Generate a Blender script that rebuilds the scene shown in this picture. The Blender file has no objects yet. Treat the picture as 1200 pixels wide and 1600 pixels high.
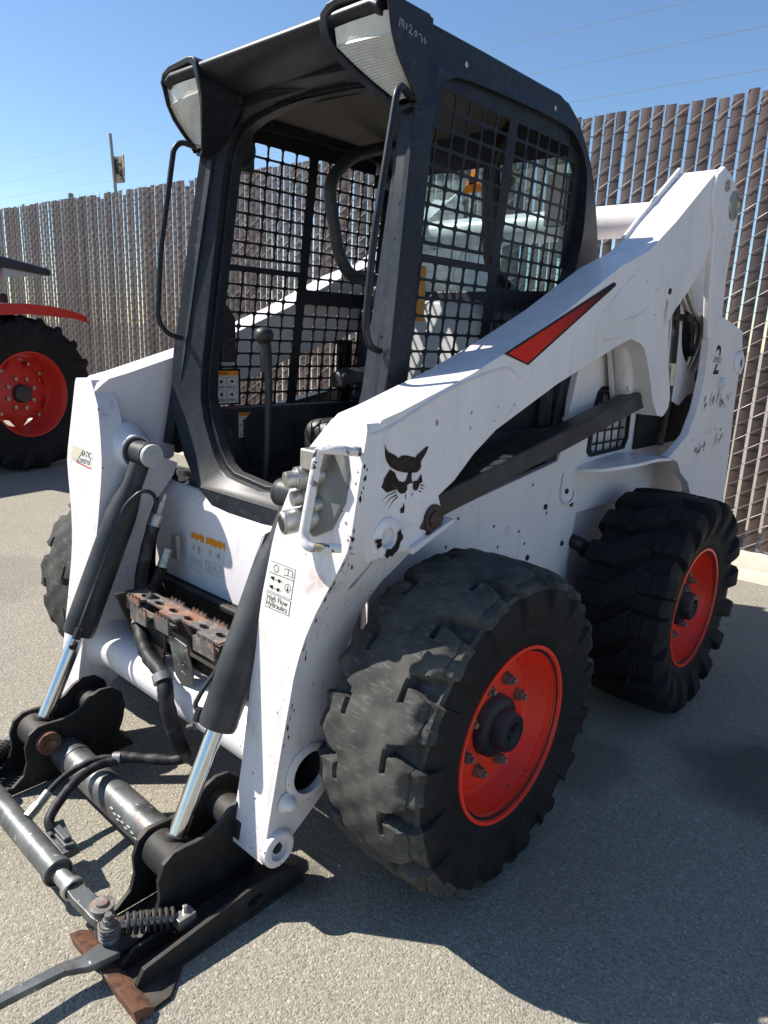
import bpy, bmesh, math, random
import numpy as np
from mathutils import Vector, Matrix
from mathutils.geometry import tessellate_polygon
from math import sin, cos, pi, radians
rnd = random.Random(7)
sc = bpy.context.scene
COL = sc.collection

# ------------------------------------------------------------------ camera, sky, sun, exposure
def cam_axes(yaw, pitch, roll):
    d = Vector((sin(yaw)*cos(pitch), cos(yaw)*cos(pitch), sin(pitch)))
    r = d.cross(Vector((0, 0, 1))).normalized(); u = r.cross(d)
    c, s = cos(roll), sin(roll)
    return c*r+s*u, -s*r+c*u, d
cd = bpy.data.cameras.new('camera'); cam = bpy.data.objects.new('camera', cd); COL.objects.link(cam)
r_, u_, d_ = cam_axes(radians(-41.857), radians(-14.170), radians(2.454))
cam.matrix_world = Matrix(((r_.x, u_.x, -d_.x, 1.6262), (r_.y, u_.y, -d_.y, -1.3530), (r_.z, u_.z, -d_.z, 1.3342), (0, 0, 0, 1)))
cd.sensor_fit = 'VERTICAL'; cd.sensor_height = 36.0; cd.lens = 1107.5/1600*36.0
cd.clip_start = 0.05; cd.clip_end = 900
sc.camera = cam

SUN = Vector((0.86, 0.43, -1.0)).normalized()          # direction the sunlight travels
w = bpy.data.worlds.new('World'); sc.world = w; w.use_nodes = True
nt = w.node_tree; nt.nodes.clear()
sky = nt.nodes.new('ShaderNodeTexSky'); sky.sky_type = 'NISHITA'; sky.sun_disc = False
sky.sun_elevation = math.asin(-SUN.z); sky.sun_rotation = math.atan2(-SUN.x, -SUN.y)
sky.altitude = 100; sky.air_density = 1.0; sky.dust_density = 0.15; sky.ozone_density = 3.0
bg = nt.nodes.new('ShaderNodeBackground'); bg.inputs[1].default_value = 0.095
wo = nt.nodes.new('ShaderNodeOutputWorld')
hs_ = nt.nodes.new('ShaderNodeHueSaturation'); hs_.inputs['Saturation'].default_value = 1.07; hs_.inputs['Value'].default_value = 1.0
nt.links.new(sky.outputs[0], hs_.inputs['Color']); nt.links.new(hs_.outputs[0], bg.inputs[0]); nt.links.new(bg.outputs[0], wo.inputs[0])
sd = bpy.data.lights.new('sun', 'SUN'); sd.energy = 5.0; sd.angle = radians(0.53); sd.color = (1.0, 0.95, 0.87)
so = bpy.data.objects.new('sun', sd); COL.objects.link(so)
so.rotation_euler = SUN.to_track_quat('-Z', 'Y').to_euler(); so.location = (-4, -4, 8)
sc.view_settings.view_transform = 'Standard'; sc.view_settings.look = 'None'
sc.view_settings.exposure = 0.78; sc.view_settings.gamma = 1.0; sc.view_settings.use_curve_mapping = False

# ------------------------------------------------------------------ materials
def pmat(name, base, rough=0.5, metal=0.0, layers=(), bump=None, rvar=None, coat=0.0, spec=0.5, objrand=0.0):
    m = bpy.data.materials.new(name); m.use_nodes = True
    n = m.node_tree.nodes; l = m.node_tree.links
    b = n['Principled BSDF']
    tc = n.new('ShaderNodeTexCoord')
    def noise(scale, detail=4, rough_=0.6, stretch=None, vor=False):
        src = tc.outputs['Object']
        if stretch:
            mp = n.new('ShaderNodeMapping'); mp.inputs['Scale'].default_value = stretch
            l.new(src, mp.inputs[0]); src = mp.outputs[0]
        if vor:
            t = n.new('ShaderNodeTexVoronoi'); t.inputs['Scale'].default_value = scale
            l.new(src, t.inputs['Vector']); return t.outputs['Color'], t.outputs['Distance']
        t = n.new('ShaderNodeTexNoise'); t.inputs['Scale'].default_value = scale
        t.inputs['Detail'].default_value = detail; t.inputs['Roughness'].default_value = rough_
        l.new(src, t.inputs['Vector']); return t.outputs['Fac']
    def ramp(src, lo, hi, fac=1.0):
        r = n.new('ShaderNodeMapRange'); r.inputs['From Min'].default_value = lo; r.inputs['From Max'].default_value = hi
        r.inputs['To Min'].default_value = 0; r.inputs['To Max'].default_value = fac
        l.new(src, r.inputs['Value']); return r.outputs[0]
    def mul(a, c):
        x = n.new('ShaderNodeMath'); x.operation = 'MULTIPLY'; l.new(a, x.inputs[0]); l.new(c, x.inputs[1]); return x.outputs[0]
    col = n.new('ShaderNodeRGB'); col.outputs[0].default_value = (*base, 1); cur = col.outputs[0]
    rv = n.new('ShaderNodeValue'); rv.outputs[0].default_value = rough; rc = rv.outputs[0]
    if objrand:
        oi = n.new('ShaderNodeObjectInfo'); hs = n.new('ShaderNodeHueSaturation')
        mr = n.new('ShaderNodeMapRange'); mr.inputs['To Min'].default_value = 1-objrand; mr.inputs['To Max'].default_value = 1+objrand
        l.new(oi.outputs['Random'], mr.inputs['Value']); l.new(mr.outputs[0], hs.inputs['Value']); l.new(cur, hs.inputs['Color']); cur = hs.outputs[0]
    for L in layers:
        f = ramp(noise(L['s'], L.get('d', 5), L.get('r', 0.6), L.get('st')), L['lo'], L['hi'], L.get('f', 1.0))
        if 'mask' in L:
            f = mul(f, ramp(noise(L['mask'][0], 3), L['mask'][1], L['mask'][2]))
        if L.get('up'):
            g = n.new('ShaderNodeNewGeometry'); sx = n.new('ShaderNodeSeparateXYZ'); l.new(g.outputs['Normal'], sx.inputs[0])
            f = mul(f, ramp(sx.outputs['Z'], L['up'][0], L['up'][1]))
        mx = n.new('ShaderNodeMix'); mx.data_type = 'RGBA'; l.new(f, mx.inputs[0]); l.new(cur, mx.inputs[6])
        mx.inputs[7].default_value = (*L['c'], 1); cur = mx.outputs[2]
        if 'ro' in L:
            mf = n.new('ShaderNodeMix'); l.new(f, mf.inputs[0]); l.new(rc, mf.inputs[2]); mf.inputs[3].default_value = L['ro']; rc = mf.outputs[0]
    l.new(cur, b.inputs['Base Color']); l.new(rc, b.inputs['Roughness'])
    b.inputs['Metallic'].default_value = metal; b.inputs['Coat Weight'].default_value = coat
    b.inputs['Specular IOR Level'].default_value = spec
    if bump:
        bs = bump if isinstance(bump[0], (tuple, list)) else [bump]
        prev = None
        for q in bs:
            bp = n.new('ShaderNodeBump'); bp.inputs['Strength'].default_value = q[1]; bp.inputs['Distance'].default_value = q[2]
            l.new(noise(q[0], 6, 0.65, q[3] if len(q) > 3 else None), bp.inputs['Height'])
            if prev: l.new(prev, bp.inputs['Normal'])
            prev = bp.outputs[0]
        l.new(prev, b.inputs['Normal'])
    return m

CH = (0.035, 0.016, 0.014)
WHITE = pmat('white_paint', (0.775, 0.73, 0.738), 0.33, layers=[
    dict(c=(0.56, 0.52, 0.48), s=3.5, lo=0.45, hi=0.8, f=0.5, ro=0.5),
    dict(c=(0.42, 0.37, 0.32), s=26, lo=0.55, hi=0.85, f=0.4, st=(1, 1, 0.2)),
    dict(c=(0.30, 0.24, 0.19), s=9, lo=0.66, hi=0.9, f=0.5),
    dict(c=(0.36, 0.33, 0.31), s=95, d=2, st=(1, 1, 0.05), lo=0.70, hi=0.73, f=0.6, mask=(4, 0.50, 0.60)),
    dict(c=(0.38, 0.35, 0.33), s=95, d=2, st=(1, 0.06, 1), lo=0.71, hi=0.74, f=0.5, mask=(5, 0.52, 0.62)),
    dict(c=CH, s=62, d=3, lo=0.695, hi=0.71, mask=(2.2, 0.45, 0.54), ro=0.7),
    dict(c=(0.16, 0.12, 0.10), s=170, d=2, lo=0.735, hi=0.76, f=0.8)], bump=(9, 0.05, 0.004))
WHITE_LOW = pmat('white_paint_scuffed', (0.73, 0.695, 0.70), 0.42, layers=[
    dict(c=(0.50, 0.44, 0.36), s=5, lo=0.45, hi=0.8, f=0.6, ro=0.6),
    dict(c=(0.32, 0.27, 0.22), s=40, lo=0.55, hi=0.8, f=0.5, st=(1, 1, 0.15)),
    dict(c=CH, s=60, d=3, lo=0.68, hi=0.70, mask=(3, 0.40, 0.5), ro=0.7),
    dict(c=(0.30, 0.13, 0.05), s=7, lo=0.64, hi=0.80, f=0.7)], bump=(30, 0.06, 0.003))
CABB = pmat('black_cab_paint', (0.010, 0.012, 0.018), 0.42, spec=0.28, layers=[
    dict(c=(0.030, 0.033, 0.037), s=5, lo=0.45, hi=0.75, f=0.5, ro=0.55),
    dict(c=(0.085, 0.082, 0.076), s=45, lo=0.55, hi=0.8, f=0.45),
    dict(c=(0.15, 0.14, 0.125), s=7, lo=0.2, hi=0.7, f=0.6, up=(0.3, 0.9))], bump=(60, 0.05, 0.002))
GRILLE = pmat('black_grille_paint', (0.009, 0.010, 0.014), 0.45, spec=0.25, layers=[dict(c=(0.035, 0.035, 0.035), s=30, lo=0.45, hi=0.8, f=0.5)])
DARKIN = pmat('dark_cab_plastic', (0.026, 0.029, 0.033), 0.6, spec=0.3, layers=[
    dict(c=(0.10, 0.095, 0.085), s=8, lo=0.4, hi=0.8, f=0.5), dict(c=(0.20, 0.18, 0.15), s=70, lo=0.62, hi=0.8, f=0.4)], bump=(150, 0.1, 0.001))
CYL = pmat('black_cylinder_paint', (0.020, 0.022, 0.024), 0.42, spec=0.35, layers=[
    dict(c=(0.10, 0.105, 0.105), s=6, lo=0.42, hi=0.8, f=0.7, ro=0.55), dict(c=(0.26, 0.23, 0.2), s=80, lo=0.66, hi=0.75, f=0.4),
    dict(c=(0.16, 0.07, 0.04), s=9, lo=0.70, hi=0.78, f=0.7)], bump=(50, 0.05, 0.002))
CHROME = pmat('chrome_rod', (0.62, 0.63, 0.65), 0.13, 1.0, layers=[dict(c=(0.45, 0.43, 0.40), s=40, lo=0.5, hi=0.8, f=0.4, ro=0.3)])
STEEL = pmat('zinc_steel', (0.46, 0.45, 0.42), 0.38, 0.85, layers=[dict(c=(0.25, 0.23, 0.19), s=45, lo=0.45, hi=0.75, f=0.7, ro=0.6)], bump=(200, 0.1, 0.001))
BOB = pmat('worn_black_steel', (0.018, 0.017, 0.016), 0.62, 0.0, spec=0.3, layers=[
    dict(c=(0.12, 0.10, 0.08), s=14, lo=0.3, hi=0.75, f=0.55, up=(0.4, 0.95)),
    dict(c=(0.065, 0.06, 0.055), s=9, lo=0.5, hi=0.8, f=0.6), dict(c=(0.13, 0.06, 0.035), s=16, lo=0.58, hi=0.75, f=0.6, ro=0.85),
    dict(c=(0.15, 0.135, 0.115), s=60, lo=0.62, hi=0.82, f=0.5)], bump=(70, 0.2, 0.003))
GREYS = pmat('scraped_grey_steel', (0.11, 0.115, 0.112), 0.45, 0.4, layers=[
    dict(c=(0.25, 0.25, 0.235), s=14, lo=0.48, hi=0.72, f=0.8), dict(c=(0.035, 0.035, 0.035), s=10, lo=0.52, hi=0.66, f=0.85),
    dict(c=(0.20, 0.085, 0.04), s=22, lo=0.60, hi=0.74, f=0.75, ro=0.85), dict(c=(0.6, 0.6, 0.58), s=60, d=2, lo=0.68, hi=0.7, f=0.8)], bump=(60, 0.2, 0.003))
RUST = pmat('rusty_steel', (0.15, 0.066, 0.038), 0.85, 0.1, layers=[
    dict(c=(0.26, 0.12, 0.05), s=30, lo=0.45, hi=0.75, f=0.8), dict(c=(0.05, 0.03, 0.025), s=50, lo=0.48, hi=0.68, f=0.9),
    dict(c=(0.30, 0.29, 0.27), s=12, lo=0.60, hi=0.75, f=0.6)], bump=(120, 0.5, 0.003))
RUSTST = pmat('rust_streaked_step', (0.13, 0.12, 0.115), 0.6, 0.3, layers=[
    dict(c=(0.30, 0.14, 0.08), s=12, lo=0.48, hi=0.60, f=0.85, ro=0.9), dict(c=(0.42, 0.38, 0.33), s=45, lo=0.5, hi=0.7, f=0.5)], bump=(90, 0.3, 0.002))
RED = pmat('orange_red_rim_paint', (0.84, 0.040, 0.016), 0.40, layers=[
    dict(c=(0.45, 0.22, 0.16), s=11, lo=0.55, hi=0.85, f=0.4, ro=0.8), dict(c=(0.10, 0.035, 0.02), s=24, d=6, lo=0.63, hi=0.70, f=0.8, ro=0.9),
    dict(c=(0.50, 0.05, 0.03), s=6, lo=0.45, hi=0.8, f=0.5), dict(c=(0.30, 0.08, 0.05), s=40, lo=0.62, hi=0.8, f=0.5),
    dict(c=(0.03, 0.02, 0.02), s=45, d=3, lo=0.69, hi=0.71, mask=(6, 0.5, 0.6))], bump=(30, 0.05, 0.002))
RUBBER = pmat('tyre_rubber', (0.008, 0.008, 0.0095), 0.62, spec=0.22, layers=[
    dict(c=(0.022, 0.021, 0.021), s=6, lo=0.4, hi=0.75, f=0.7, ro=0.75), dict(c=(0.05, 0.046, 0.042), s=45, lo=0.58, hi=0.85, f=0.4)], bump=((160, 0.25, 0.002), (26, 0.2, 0.004)))
RUBBERW = pmat('worn_tyre_rubber', (0.038, 0.038, 0.036), 0.80, spec=0.25, layers=[
    dict(c=(0.12, 0.115, 0.10), s=9, lo=0.42, hi=0.74, f=0.8), dict(c=(0.20, 0.19, 0.16), s=120, lo=0.55, hi=0.72, f=0.45, st=(0.25, 1, 1)),
    dict(c=(0.03, 0.03, 0.03), s=14, lo=0.58, hi=0.78, f=0.5)], bump=((240, 0.35, 0.002), (40, 0.12, 0.004)))
LENS = pmat('clouded_lamp_lens', (0.47, 0.46, 0.42), 0.22, layers=[dict(c=(0.62, 0.61, 0.57), s=14, lo=0.4, hi=0.7, f=0.6), dict(c=(0.33, 0.31, 0.27), s=30, lo=0.55, hi=0.75, f=0.5)], coat=0.4)
SEATM = pmat('grey_vinyl_seat', (0.33, 0.33, 0.325), 0.55, layers=[dict(c=(0.20, 0.195, 0.19), s=7, lo=0.45, hi=0.75, f=0.7)], bump=(90, 0.3, 0.002))
BLACKV = pmat('black_vinyl', (0.02, 0.02, 0.022), 0.5, layers=[dict(c=(0.10, 0.095, 0.085), s=12, lo=0.5, hi=0.8, f=0.6)], bump=(120, 0.2, 0.002))
HOSE = pmat('black_hose', (0.012, 0.012, 0.013), 0.55, spec=0.3, layers=[dict(c=(0.13, 0.12, 0.11), s=25, lo=0.5, hi=0.75, f=0.6)], bump=(160, 0.3, 0.002))
ORANGE = pmat('orange_box', (0.62, 0.26, 0.05), 0.5, layers=[dict(c=(0.40, 0.18, 0.05), s=9, lo=0.5, hi=0.8, f=0.6)])
D_WHITE = pmat('label_white', (0.66, 0.65, 0.61), 0.4, layers=[dict(c=(0.5, 0.47, 0.4), s=30, lo=0.5, hi=0.8, f=0.6)])
D_BLACK = pmat('decal_black', (0.014, 0.007, 0.007), 0.5, spec=0.2, layers=[dict(c=(0.05, 0.035, 0.033), s=40, lo=0.5, hi=0.7)])
D_ORANGE = pmat('label_orange', (0.85, 0.27, 0.02), 0.5, spec=0.2)
D_RED = pmat('decal_red', (0.55, 0.02, 0.015), 0.35)
D_GREY = pmat('worn_print_grey', (0.30, 0.25, 0.25), 0.6, layers=[dict(c=(0.62, 0.58, 0.58), s=60, lo=0.42, hi=0.62)])
D_DARK = pmat('worn_print_dark', (0.10, 0.08, 0.08), 0.6, layers=[dict(c=(0.62, 0.58, 0.58), s=70, lo=0.48, hi=0.6)])
D_BLUE = pmat('sticker_blue', (0.30, 0.47, 0.58), 0.4, layers=[dict(c=(0.65, 0.64, 0.64), s=50, lo=0.45, hi=0.55)])
D_TAN = pmat('tan_tape', (0.55, 0.49, 0.36), 0.6)
CHALK = pmat('chalk_writing', (0.50, 0.50, 0.50), 0.8)
SHADE_BLACK = pmat('painted_shade_black', (0.012, 0.011, 0.011), 0.8)  # near-black colour standing in for the shade inside openings
SLAT = pmat('brown_plastic_slat', (0.070, 0.044, 0.038), 0.5, objrand=0.24, layers=[dict(c=(0.115, 0.085, 0.077), s=2.5, lo=0.45, hi=0.8, f=0.5, st=(3, 3, 0.5)), dict(c=(0.05, 0.032, 0.028), s=20, lo=0.55, hi=0.8, f=0.5, st=(1, 1, 0.15))])
WIRE = pmat('galvanised_wire', (0.27, 0.26, 0.245), 0.55, 0.4)
CONC = pmat('concrete', (0.50, 0.465, 0.38), 0.9, layers=[dict(c=(0.36, 0.33, 0.26), s=4, lo=0.45, hi=0.75, f=0.7), dict(c=(0.58, 0.55, 0.47), s=40, lo=0.5, hi=0.8, f=0.5), dict(c=(0.25, 0.22, 0.17), s=12, lo=0.62, hi=0.75, f=0.5)], bump=((60, 0.3, 0.004), (8, 0.3, 0.02)))
TRED = pmat('tractor_red_paint', (0.62, 0.035, 0.022), 0.38, layers=[dict(c=(0.35, 0.05, 0.04), s=8, lo=0.5, hi=0.8, f=0.5)])
TGREY = pmat('tractor_dark_grey', (0.035, 0.035, 0.040), 0.45)
TLIGHT = pmat('tractor_pale_panel', (0.42, 0.43, 0.42), 0.5)
STONE = pmat('loose_stone', (0.30, 0.275, 0.23), 0.9, layers=[dict(c=(0.16, 0.15, 0.14), s=12, lo=0.4, hi=0.6)])
BANNER = pmat('printed_banner', (0.52, 0.44, 0.31), 0.7, layers=[dict(c=(0.03, 0.03, 0.035), s=2.6, lo=0.50, hi=0.56), dict(c=(0.55, 0.30, 0.14), s=4, lo=0.55, hi=0.62), dict(c=(0.6, 0.58, 0.52), s=6, lo=0.6, hi=0.66)])
POLE = pmat('grey_pole', (0.30, 0.29, 0.27), 0.5, 0.5)
LINE = pmat('power_line', (0.16, 0.19, 0.23), 0.6)

def glass_mat():
    m = bpy.data.materials.new('tinted_rear_glass'); m.use_nodes = True
    n = m.node_tree.nodes; l = m.node_tree.links; n.clear()
    o = n.new('ShaderNodeOutputMaterial'); t = n.new('ShaderNodeBsdfTransparent'); t.inputs[0].default_value = (0.74, 0.86, 0.86, 1)
    g = n.new('ShaderNodeBsdfGlossy'); g.inputs['Roughness'].default_value = 0.05
    d = n.new('ShaderNodeBsdfDiffuse'); d.inputs[0].default_value = (0.5, 0.55, 0.55, 1)
    fr = n.new('ShaderNodeFresnel'); fr.inputs[0].default_value = 1.5
    a = n.new('ShaderNodeMixShader'); l.new(fr.outputs[0], a.inputs[0]); l.new(t.outputs[0], a.inputs[1]); l.new(g.outputs[0], a.inputs[2])
    no = n.new('ShaderNodeTexNoise'); no.inputs['Scale'].default_value = 6; tc = n.new('ShaderNodeTexCoord'); l.new(tc.outputs['Object'], no.inputs['Vector'])
    mr = n.new('ShaderNodeMapRange'); mr.inputs['To Min'].default_value = 0.04; mr.inputs['To Max'].default_value = 0.22; l.new(no.outputs[0], mr.inputs[0])
    b = n.new('ShaderNodeMixShader'); l.new(mr.outputs[0], b.inputs[0]); l.new(a.outputs[0], b.inputs[1]); l.new(d.outputs[0], b.inputs[2])
    l.new(b.outputs[0], o.inputs[0]); return m
GLASS = glass_mat()

def stripe_mat():
    m = bpy.data.materials.new('red_to_black_stripe_print'); m.use_nodes = True
    n = m.node_tree.nodes; l = m.node_tree.links; b = n['Principled BSDF']
    tc = n.new('ShaderNodeTexCoord'); s = n.new('ShaderNodeSeparateXYZ'); l.new(tc.outputs['Object'], s.inputs[0])
    r = n.new('ShaderNodeValToRGB'); mr = n.new('ShaderNodeMapRange'); mr.inputs['From Min'].default_value = 0.15; mr.inputs['From Max'].default_value = 0.70
    l.new(s.outputs['Y'], mr.inputs[0]); l.new(mr.outputs[0], r.inputs[0])
    r.color_ramp.elements[0].color = (0.62, 0.022, 0.015, 1); r.color_ramp.elements[0].position = 0.3
    r.color_ramp.elements[1].color = (0.02, 0.012, 0.014, 1); r.color_ramp.elements[1].position = 0.88
    l.new(r.outputs[0], b.inputs['Base Color']); b.inputs['Roughness'].default_value = 0.5; b.inputs['Specular IOR Level'].default_value = 0.15; return m
STRIPE = stripe_mat()

def asphalt_mat():
    m = bpy.data.materials.new('aged_asphalt'); m.use_nodes = True
    n = m.node_tree.nodes; l = m.node_tree.links; b = n['Principled BSDF']
    tc = n.new('ShaderNodeTexCoord')
    def N(t, **k):
        x = n.new(t)
        for a, v in k.items(): x.inputs[a].default_value = v
        return x
    v = N('ShaderNodeTexVoronoi', Scale=230.0); l.new(tc.outputs['Object'], v.inputs['Vector'])
    v2 = N('ShaderNodeTexVoronoi', Scale=95.0); l.new(tc.outputs['Object'], v2.inputs['Vector'])
    no = N('ShaderNodeTexNoise', Scale=1.1, Detail=8.0, Roughness=0.65); l.new(tc.outputs['Object'], no.inputs['Vector'])
    n2 = N('ShaderNodeTexNoise', Scale=420.0, Detail=2.0); l.new(tc.outputs['Object'], n2.inputs['Vector'])
    sv = n.new('ShaderNodeSeparateColor'); l.new(v.outputs['Color'], sv.inputs[0])
    r = n.new('ShaderNodeValToRGB'); l.new(sv.outputs[0], r.inputs[0])
    e = r.color_ramp.elements; e[0].color = (0.185, 0.168, 0.132, 1); e[1].color = (0.47, 0.435, 0.35, 1)
    for p_, c_ in ((0.25, (0.255, 0.233, 0.185, 1)), (0.60, (0.290, 0.267, 0.213, 1)), (0.92, (0.325, 0.300, 0.240, 1))):
        q = e.new(p_); q.color = c_
    dk = N('ShaderNodeMapRange'); dk.inputs['From Min'].default_value = 0.25; dk.inputs['From Max'].default_value = 0.75; dk.inputs['To Min'].default_value = 0.90; dk.inputs['To Max'].default_value = 1.08
    l.new(no.outputs[0], dk.inputs[0])
    mm = n.new('ShaderNodeMix'); mm.data_type = 'RGBA'; mm.blend_type = 'MULTIPLY'; mm.inputs[0].default_value = 1
    l.new(r.outputs[0], mm.inputs[6]); l.new(dk.outputs[0], mm.inputs[7])
    # oil stains
    st = N('ShaderNodeTexNoise', Scale=0.8, Detail=6.0, Roughness=0.6); mp = n.new('ShaderNodeMapping'); mp.inputs['Location'].default_value = (3.3, 1.7, 0)
    l.new(tc.outputs['Object'], mp.inputs[0]); l.new(mp.outputs[0], st.inputs['Vector'])
    sr = N('ShaderNodeMapRange'); sr.inputs['From Min'].default_value = 0.57; sr.inputs['From Max'].default_value = 0.72; sr.inputs['To Max'].default_value = 0.28; l.new(st.outputs[0], sr.inputs[0])
    m3 = n.new('ShaderNodeMix'); m3.data_type = 'RGBA'; l.new(sr.outputs[0], m3.inputs[0]); l.new(mm.outputs[2], m3.inputs[6]); m3.inputs[7].default_value = (0.085, 0.078, 0.066, 1)
    cur = m3.outputs[2]
    wn = N('ShaderNodeTexNoise', Scale=5.0, Detail=5.0); l.new(tc.outputs['Object'], wn.inputs['Vector'])
    for px_, py_, rx_, st_ in ((1.23, 0.98, 0.30, 0.75), (0.52, -0.36, 0.10, 0.7), (0.74, 0.62, 0.22, 0.45), (-2.2, -0.2, 0.5, 0.25), (-1.3, -1.2, 0.35, 0.22), (0.95, -0.75, 0.12, 0.25)):
        vm = n.new('ShaderNodeVectorMath'); vm.operation = 'DISTANCE'; l.new(tc.outputs['Object'], vm.inputs[0]); vm.inputs[1].default_value = (px_, py_, 0)
        ad = n.new('ShaderNodeMath'); ad.operation = 'MULTIPLY_ADD'; l.new(wn.outputs[0], ad.inputs[0]); ad.inputs[1].default_value = rx_*1.1; l.new(vm.outputs['Value'], ad.inputs[2])
        mr_ = N('ShaderNodeMapRange'); mr_.inputs['From Min'].default_value = rx_*1.55; mr_.inputs['From Max'].default_value = rx_*1.1; mr_.inputs['To Max'].default_value = st_; l.new(ad.outputs[0], mr_.inputs[0])
        mz = n.new('ShaderNodeMix'); mz.data_type = 'RGBA'; l.new(mr_.outputs[0], mz.inputs[0]); l.new(cur, mz.inputs[6]); mz.inputs[7].default_value = (0.075, 0.066, 0.056, 1); cur = mz.outputs[2]
    l.new(cur, b.inputs['Base Color']); b.inputs['Roughness'].default_value = 0.9; b.inputs['Specular IOR Level'].default_value = 0.3
    b1 = N('ShaderNodeBump', Strength=0.7, Distance=0.003); l.new(v.outputs['Distance'], b1.inputs['Height']); b1.invert = True
    b2 = N('ShaderNodeBump', Strength=0.35, Distance=0.004); l.new(v2.outputs['Distance'], b2.inputs['Height']); b2.invert = True; l.new(b1.outputs[0], b2.inputs['Normal'])
    b3 = N('ShaderNodeBump', Strength=0.25, Distance=0.0015); l.new(n2.outputs[0], b3.inputs['Height']); l.new(b2.outputs[0], b3.inputs['Normal'])
    l.new(b3.outputs[0], b.inputs['Normal']); return m
ASPHALT = asphalt_mat()

# ------------------------------------------------------------------ mesh helpers
class MB:
    def __init__(s): s.v = []; s.f = []; s.m = []; s.mi = 0
    def add(s, vs, fs):
        o = len(s.v); s.v += [tuple(a) for a in vs]; s.f += [tuple(i+o for i in q) for q in fs]; s.m += [s.mi]*len(fs); return s
    def box(s, lo, hi, rot=None, c=None):
        x0, y0, z0 = lo; x1, y1, z1 = hi
        vs = [(x0,y0,z0),(x1,y0,z0),(x1,y1,z0),(x0,y1,z0),(x0,y0,z1),(x1,y0,z1),(x1,y1,z1),(x0,y1,z1)]
        return s.add(vs, [(0,3,2,1),(4,5,6,7),(0,1,5,4),(1,2,6,5),(2,3,7,6),(3,0,4,7)])
    def prism(s, loops, axis, a, b, fn=None):
        if not isinstance(loops[0][0], (list, tuple)): loops = [loops]
        def area(L): return sum(L[i-1][0]*L[i][1]-L[i][0]*L[i-1][1] for i in range(len(L)))
        loops = [L if (area(L) > 0) == (k == 0) else L[::-1] for k, L in enumerate(loops)]
        mp = {'x': lambda u, v, w_: (w_, u, v), 'y': lambda u, v, w_: (u, w_, v), 'z': lambda u, v, w_: (u, v, w_)}[axis]
        flat = [q for L in loops for q in L]; N = len(flat)
        vs = [mp(u, v, a) for u, v in flat]+[mp(u, v, b) for u, v in flat]
        if fn: vs = [fn(*q) for q in vs]
        fl = (axis == 'y') != (b < a)
        fs = []
        if len(loops) == 1: fs += [tuple(range(N))[::-1], tuple(range(N, 2*N))]
        else:
            tr = tessellate_polygon([[Vector((u, v, 0)) for u, v in L] for L in loops])
            for t in tr:
                A, B, C = (flat[i] for i in t)
                if (B[0]-A[0])*(C[1]-A[1])-(C[0]-A[0])*(B[1]-A[1]) < 0: t = t[::-1]
                fs += [tuple(t)[::-1], tuple(i+N for i in t)]
        o = 0
        for L in loops:
            k = len(L)
            for i in range(k):
                j = (i+1) % k; fs.append((o+i, o+j, o+j+N, o+i+N))
            o += k
        if fl: fs = [q[::-1] for q in fs]
        return s.add(vs, fs)
    def tube(s, path, r, n=10, closed=False, flat=1.0):
        P = [Vector(q) for q in path]; k = len(P)
        R = r if isinstance(r, (list, tuple)) else [r]*k
        T = []
        for i in range(k):
            a = P[(i-1) % k] if (closed or i > 0) else P[i]; b = P[(i+1) % k] if (closed or i < k-1) else P[i]
            T.append((b-a).normalized())
        up = Vector((0, 0, 1)) if abs(T[0].z) < 0.9 else Vector((0, 1, 0))
        N_ = T[0].cross(up).normalized(); vs = []
        for i in range(k):
            N_ = (N_-T[i]*N_.dot(T[i])).normalized(); B = T[i].cross(N_)
            for j in range(n):
                a = 2*pi*j/n; vs.append(P[i]+(N_*cos(a)+B*sin(a)*flat)*R[i])
        fs = []
        for i in range(k if closed else k-1):
            i2 = (i+1) % k
            for j in range(n):
                j2 = (j+1) % n; fs.append((i*n+j, i*n+j2, i2*n+j2, i2*n+j))
        if not closed: fs += [tuple(range(n))[::-1], tuple((k-1)*n+j for j in range(n))]
        return s.add(vs, fs)
    def cyl(s, p, q, r, n=20, r2=None): return s.tube([p, q], [r, r if r2 is None else r2], n)
    def lathe(s, prof, axis, c, n=32, cap0=False, cap1=False):
        # prof: (radius, height along axis)
        mp = {'x': lambda r, h, a: (c[0]+h, c[1]+r*cos(a), c[2]+r*sin(a)), 'y': lambda r, h, a: (c[0]+r*sin(a), c[1]+h, c[2]+r*cos(a)), 'z': lambda r, h, a: (c[0]+r*cos(a), c[1]+r*sin(a), c[2]+h)}[axis]
        vs = [mp(r, h, 2*pi*j/n) for r, h in prof for j in range(n)]; fs = []
        for i in range(len(prof)-1):
            for j in range(n):
                j2 = (j+1) % n; fs.append((i*n+j, i*n+j2, (i+1)*n+j2, (i+1)*n+j))
        if cap0: fs.append(tuple(range(n))[::-1])
        if cap1: fs.append(tuple((len(prof)-1)*n+j for j in range(n)))
        return s.add(vs, fs)
    def disc(s, c, r, axis='x', n=16, sgn=1):
        mp = {'x': lambda a: (c[0], c[1]+r*cos(a)*sgn, c[2]+r*sin(a)), 'y': lambda a: (c[0]+r*sin(a)*sgn, c[1], c[2]+r*cos(a))}[axis]
        return s.add([mp(2*pi*j/n) for j in range(n)], [tuple(range(n))])
    def loft(s, rows, close=True, caps=True):
        n = len(rows[0]); vs = [q for r in rows for q in r]; fs = []
        for i in range(len(rows)-1):
            for j in range(n if close else n-1):
                j2 = (j+1) % n; fs.append((i*n+j, i*n+j2, (i+1)*n+j2, (i+1)*n+j))
        if caps and close: fs += [tuple(range(n))[::-1], tuple((len(rows)-1)*n+j for j in range(n))]
        return s.add(vs, fs)
    def poly3(s, pts): return s.add(pts, [tuple(range(len(pts)))])
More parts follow.
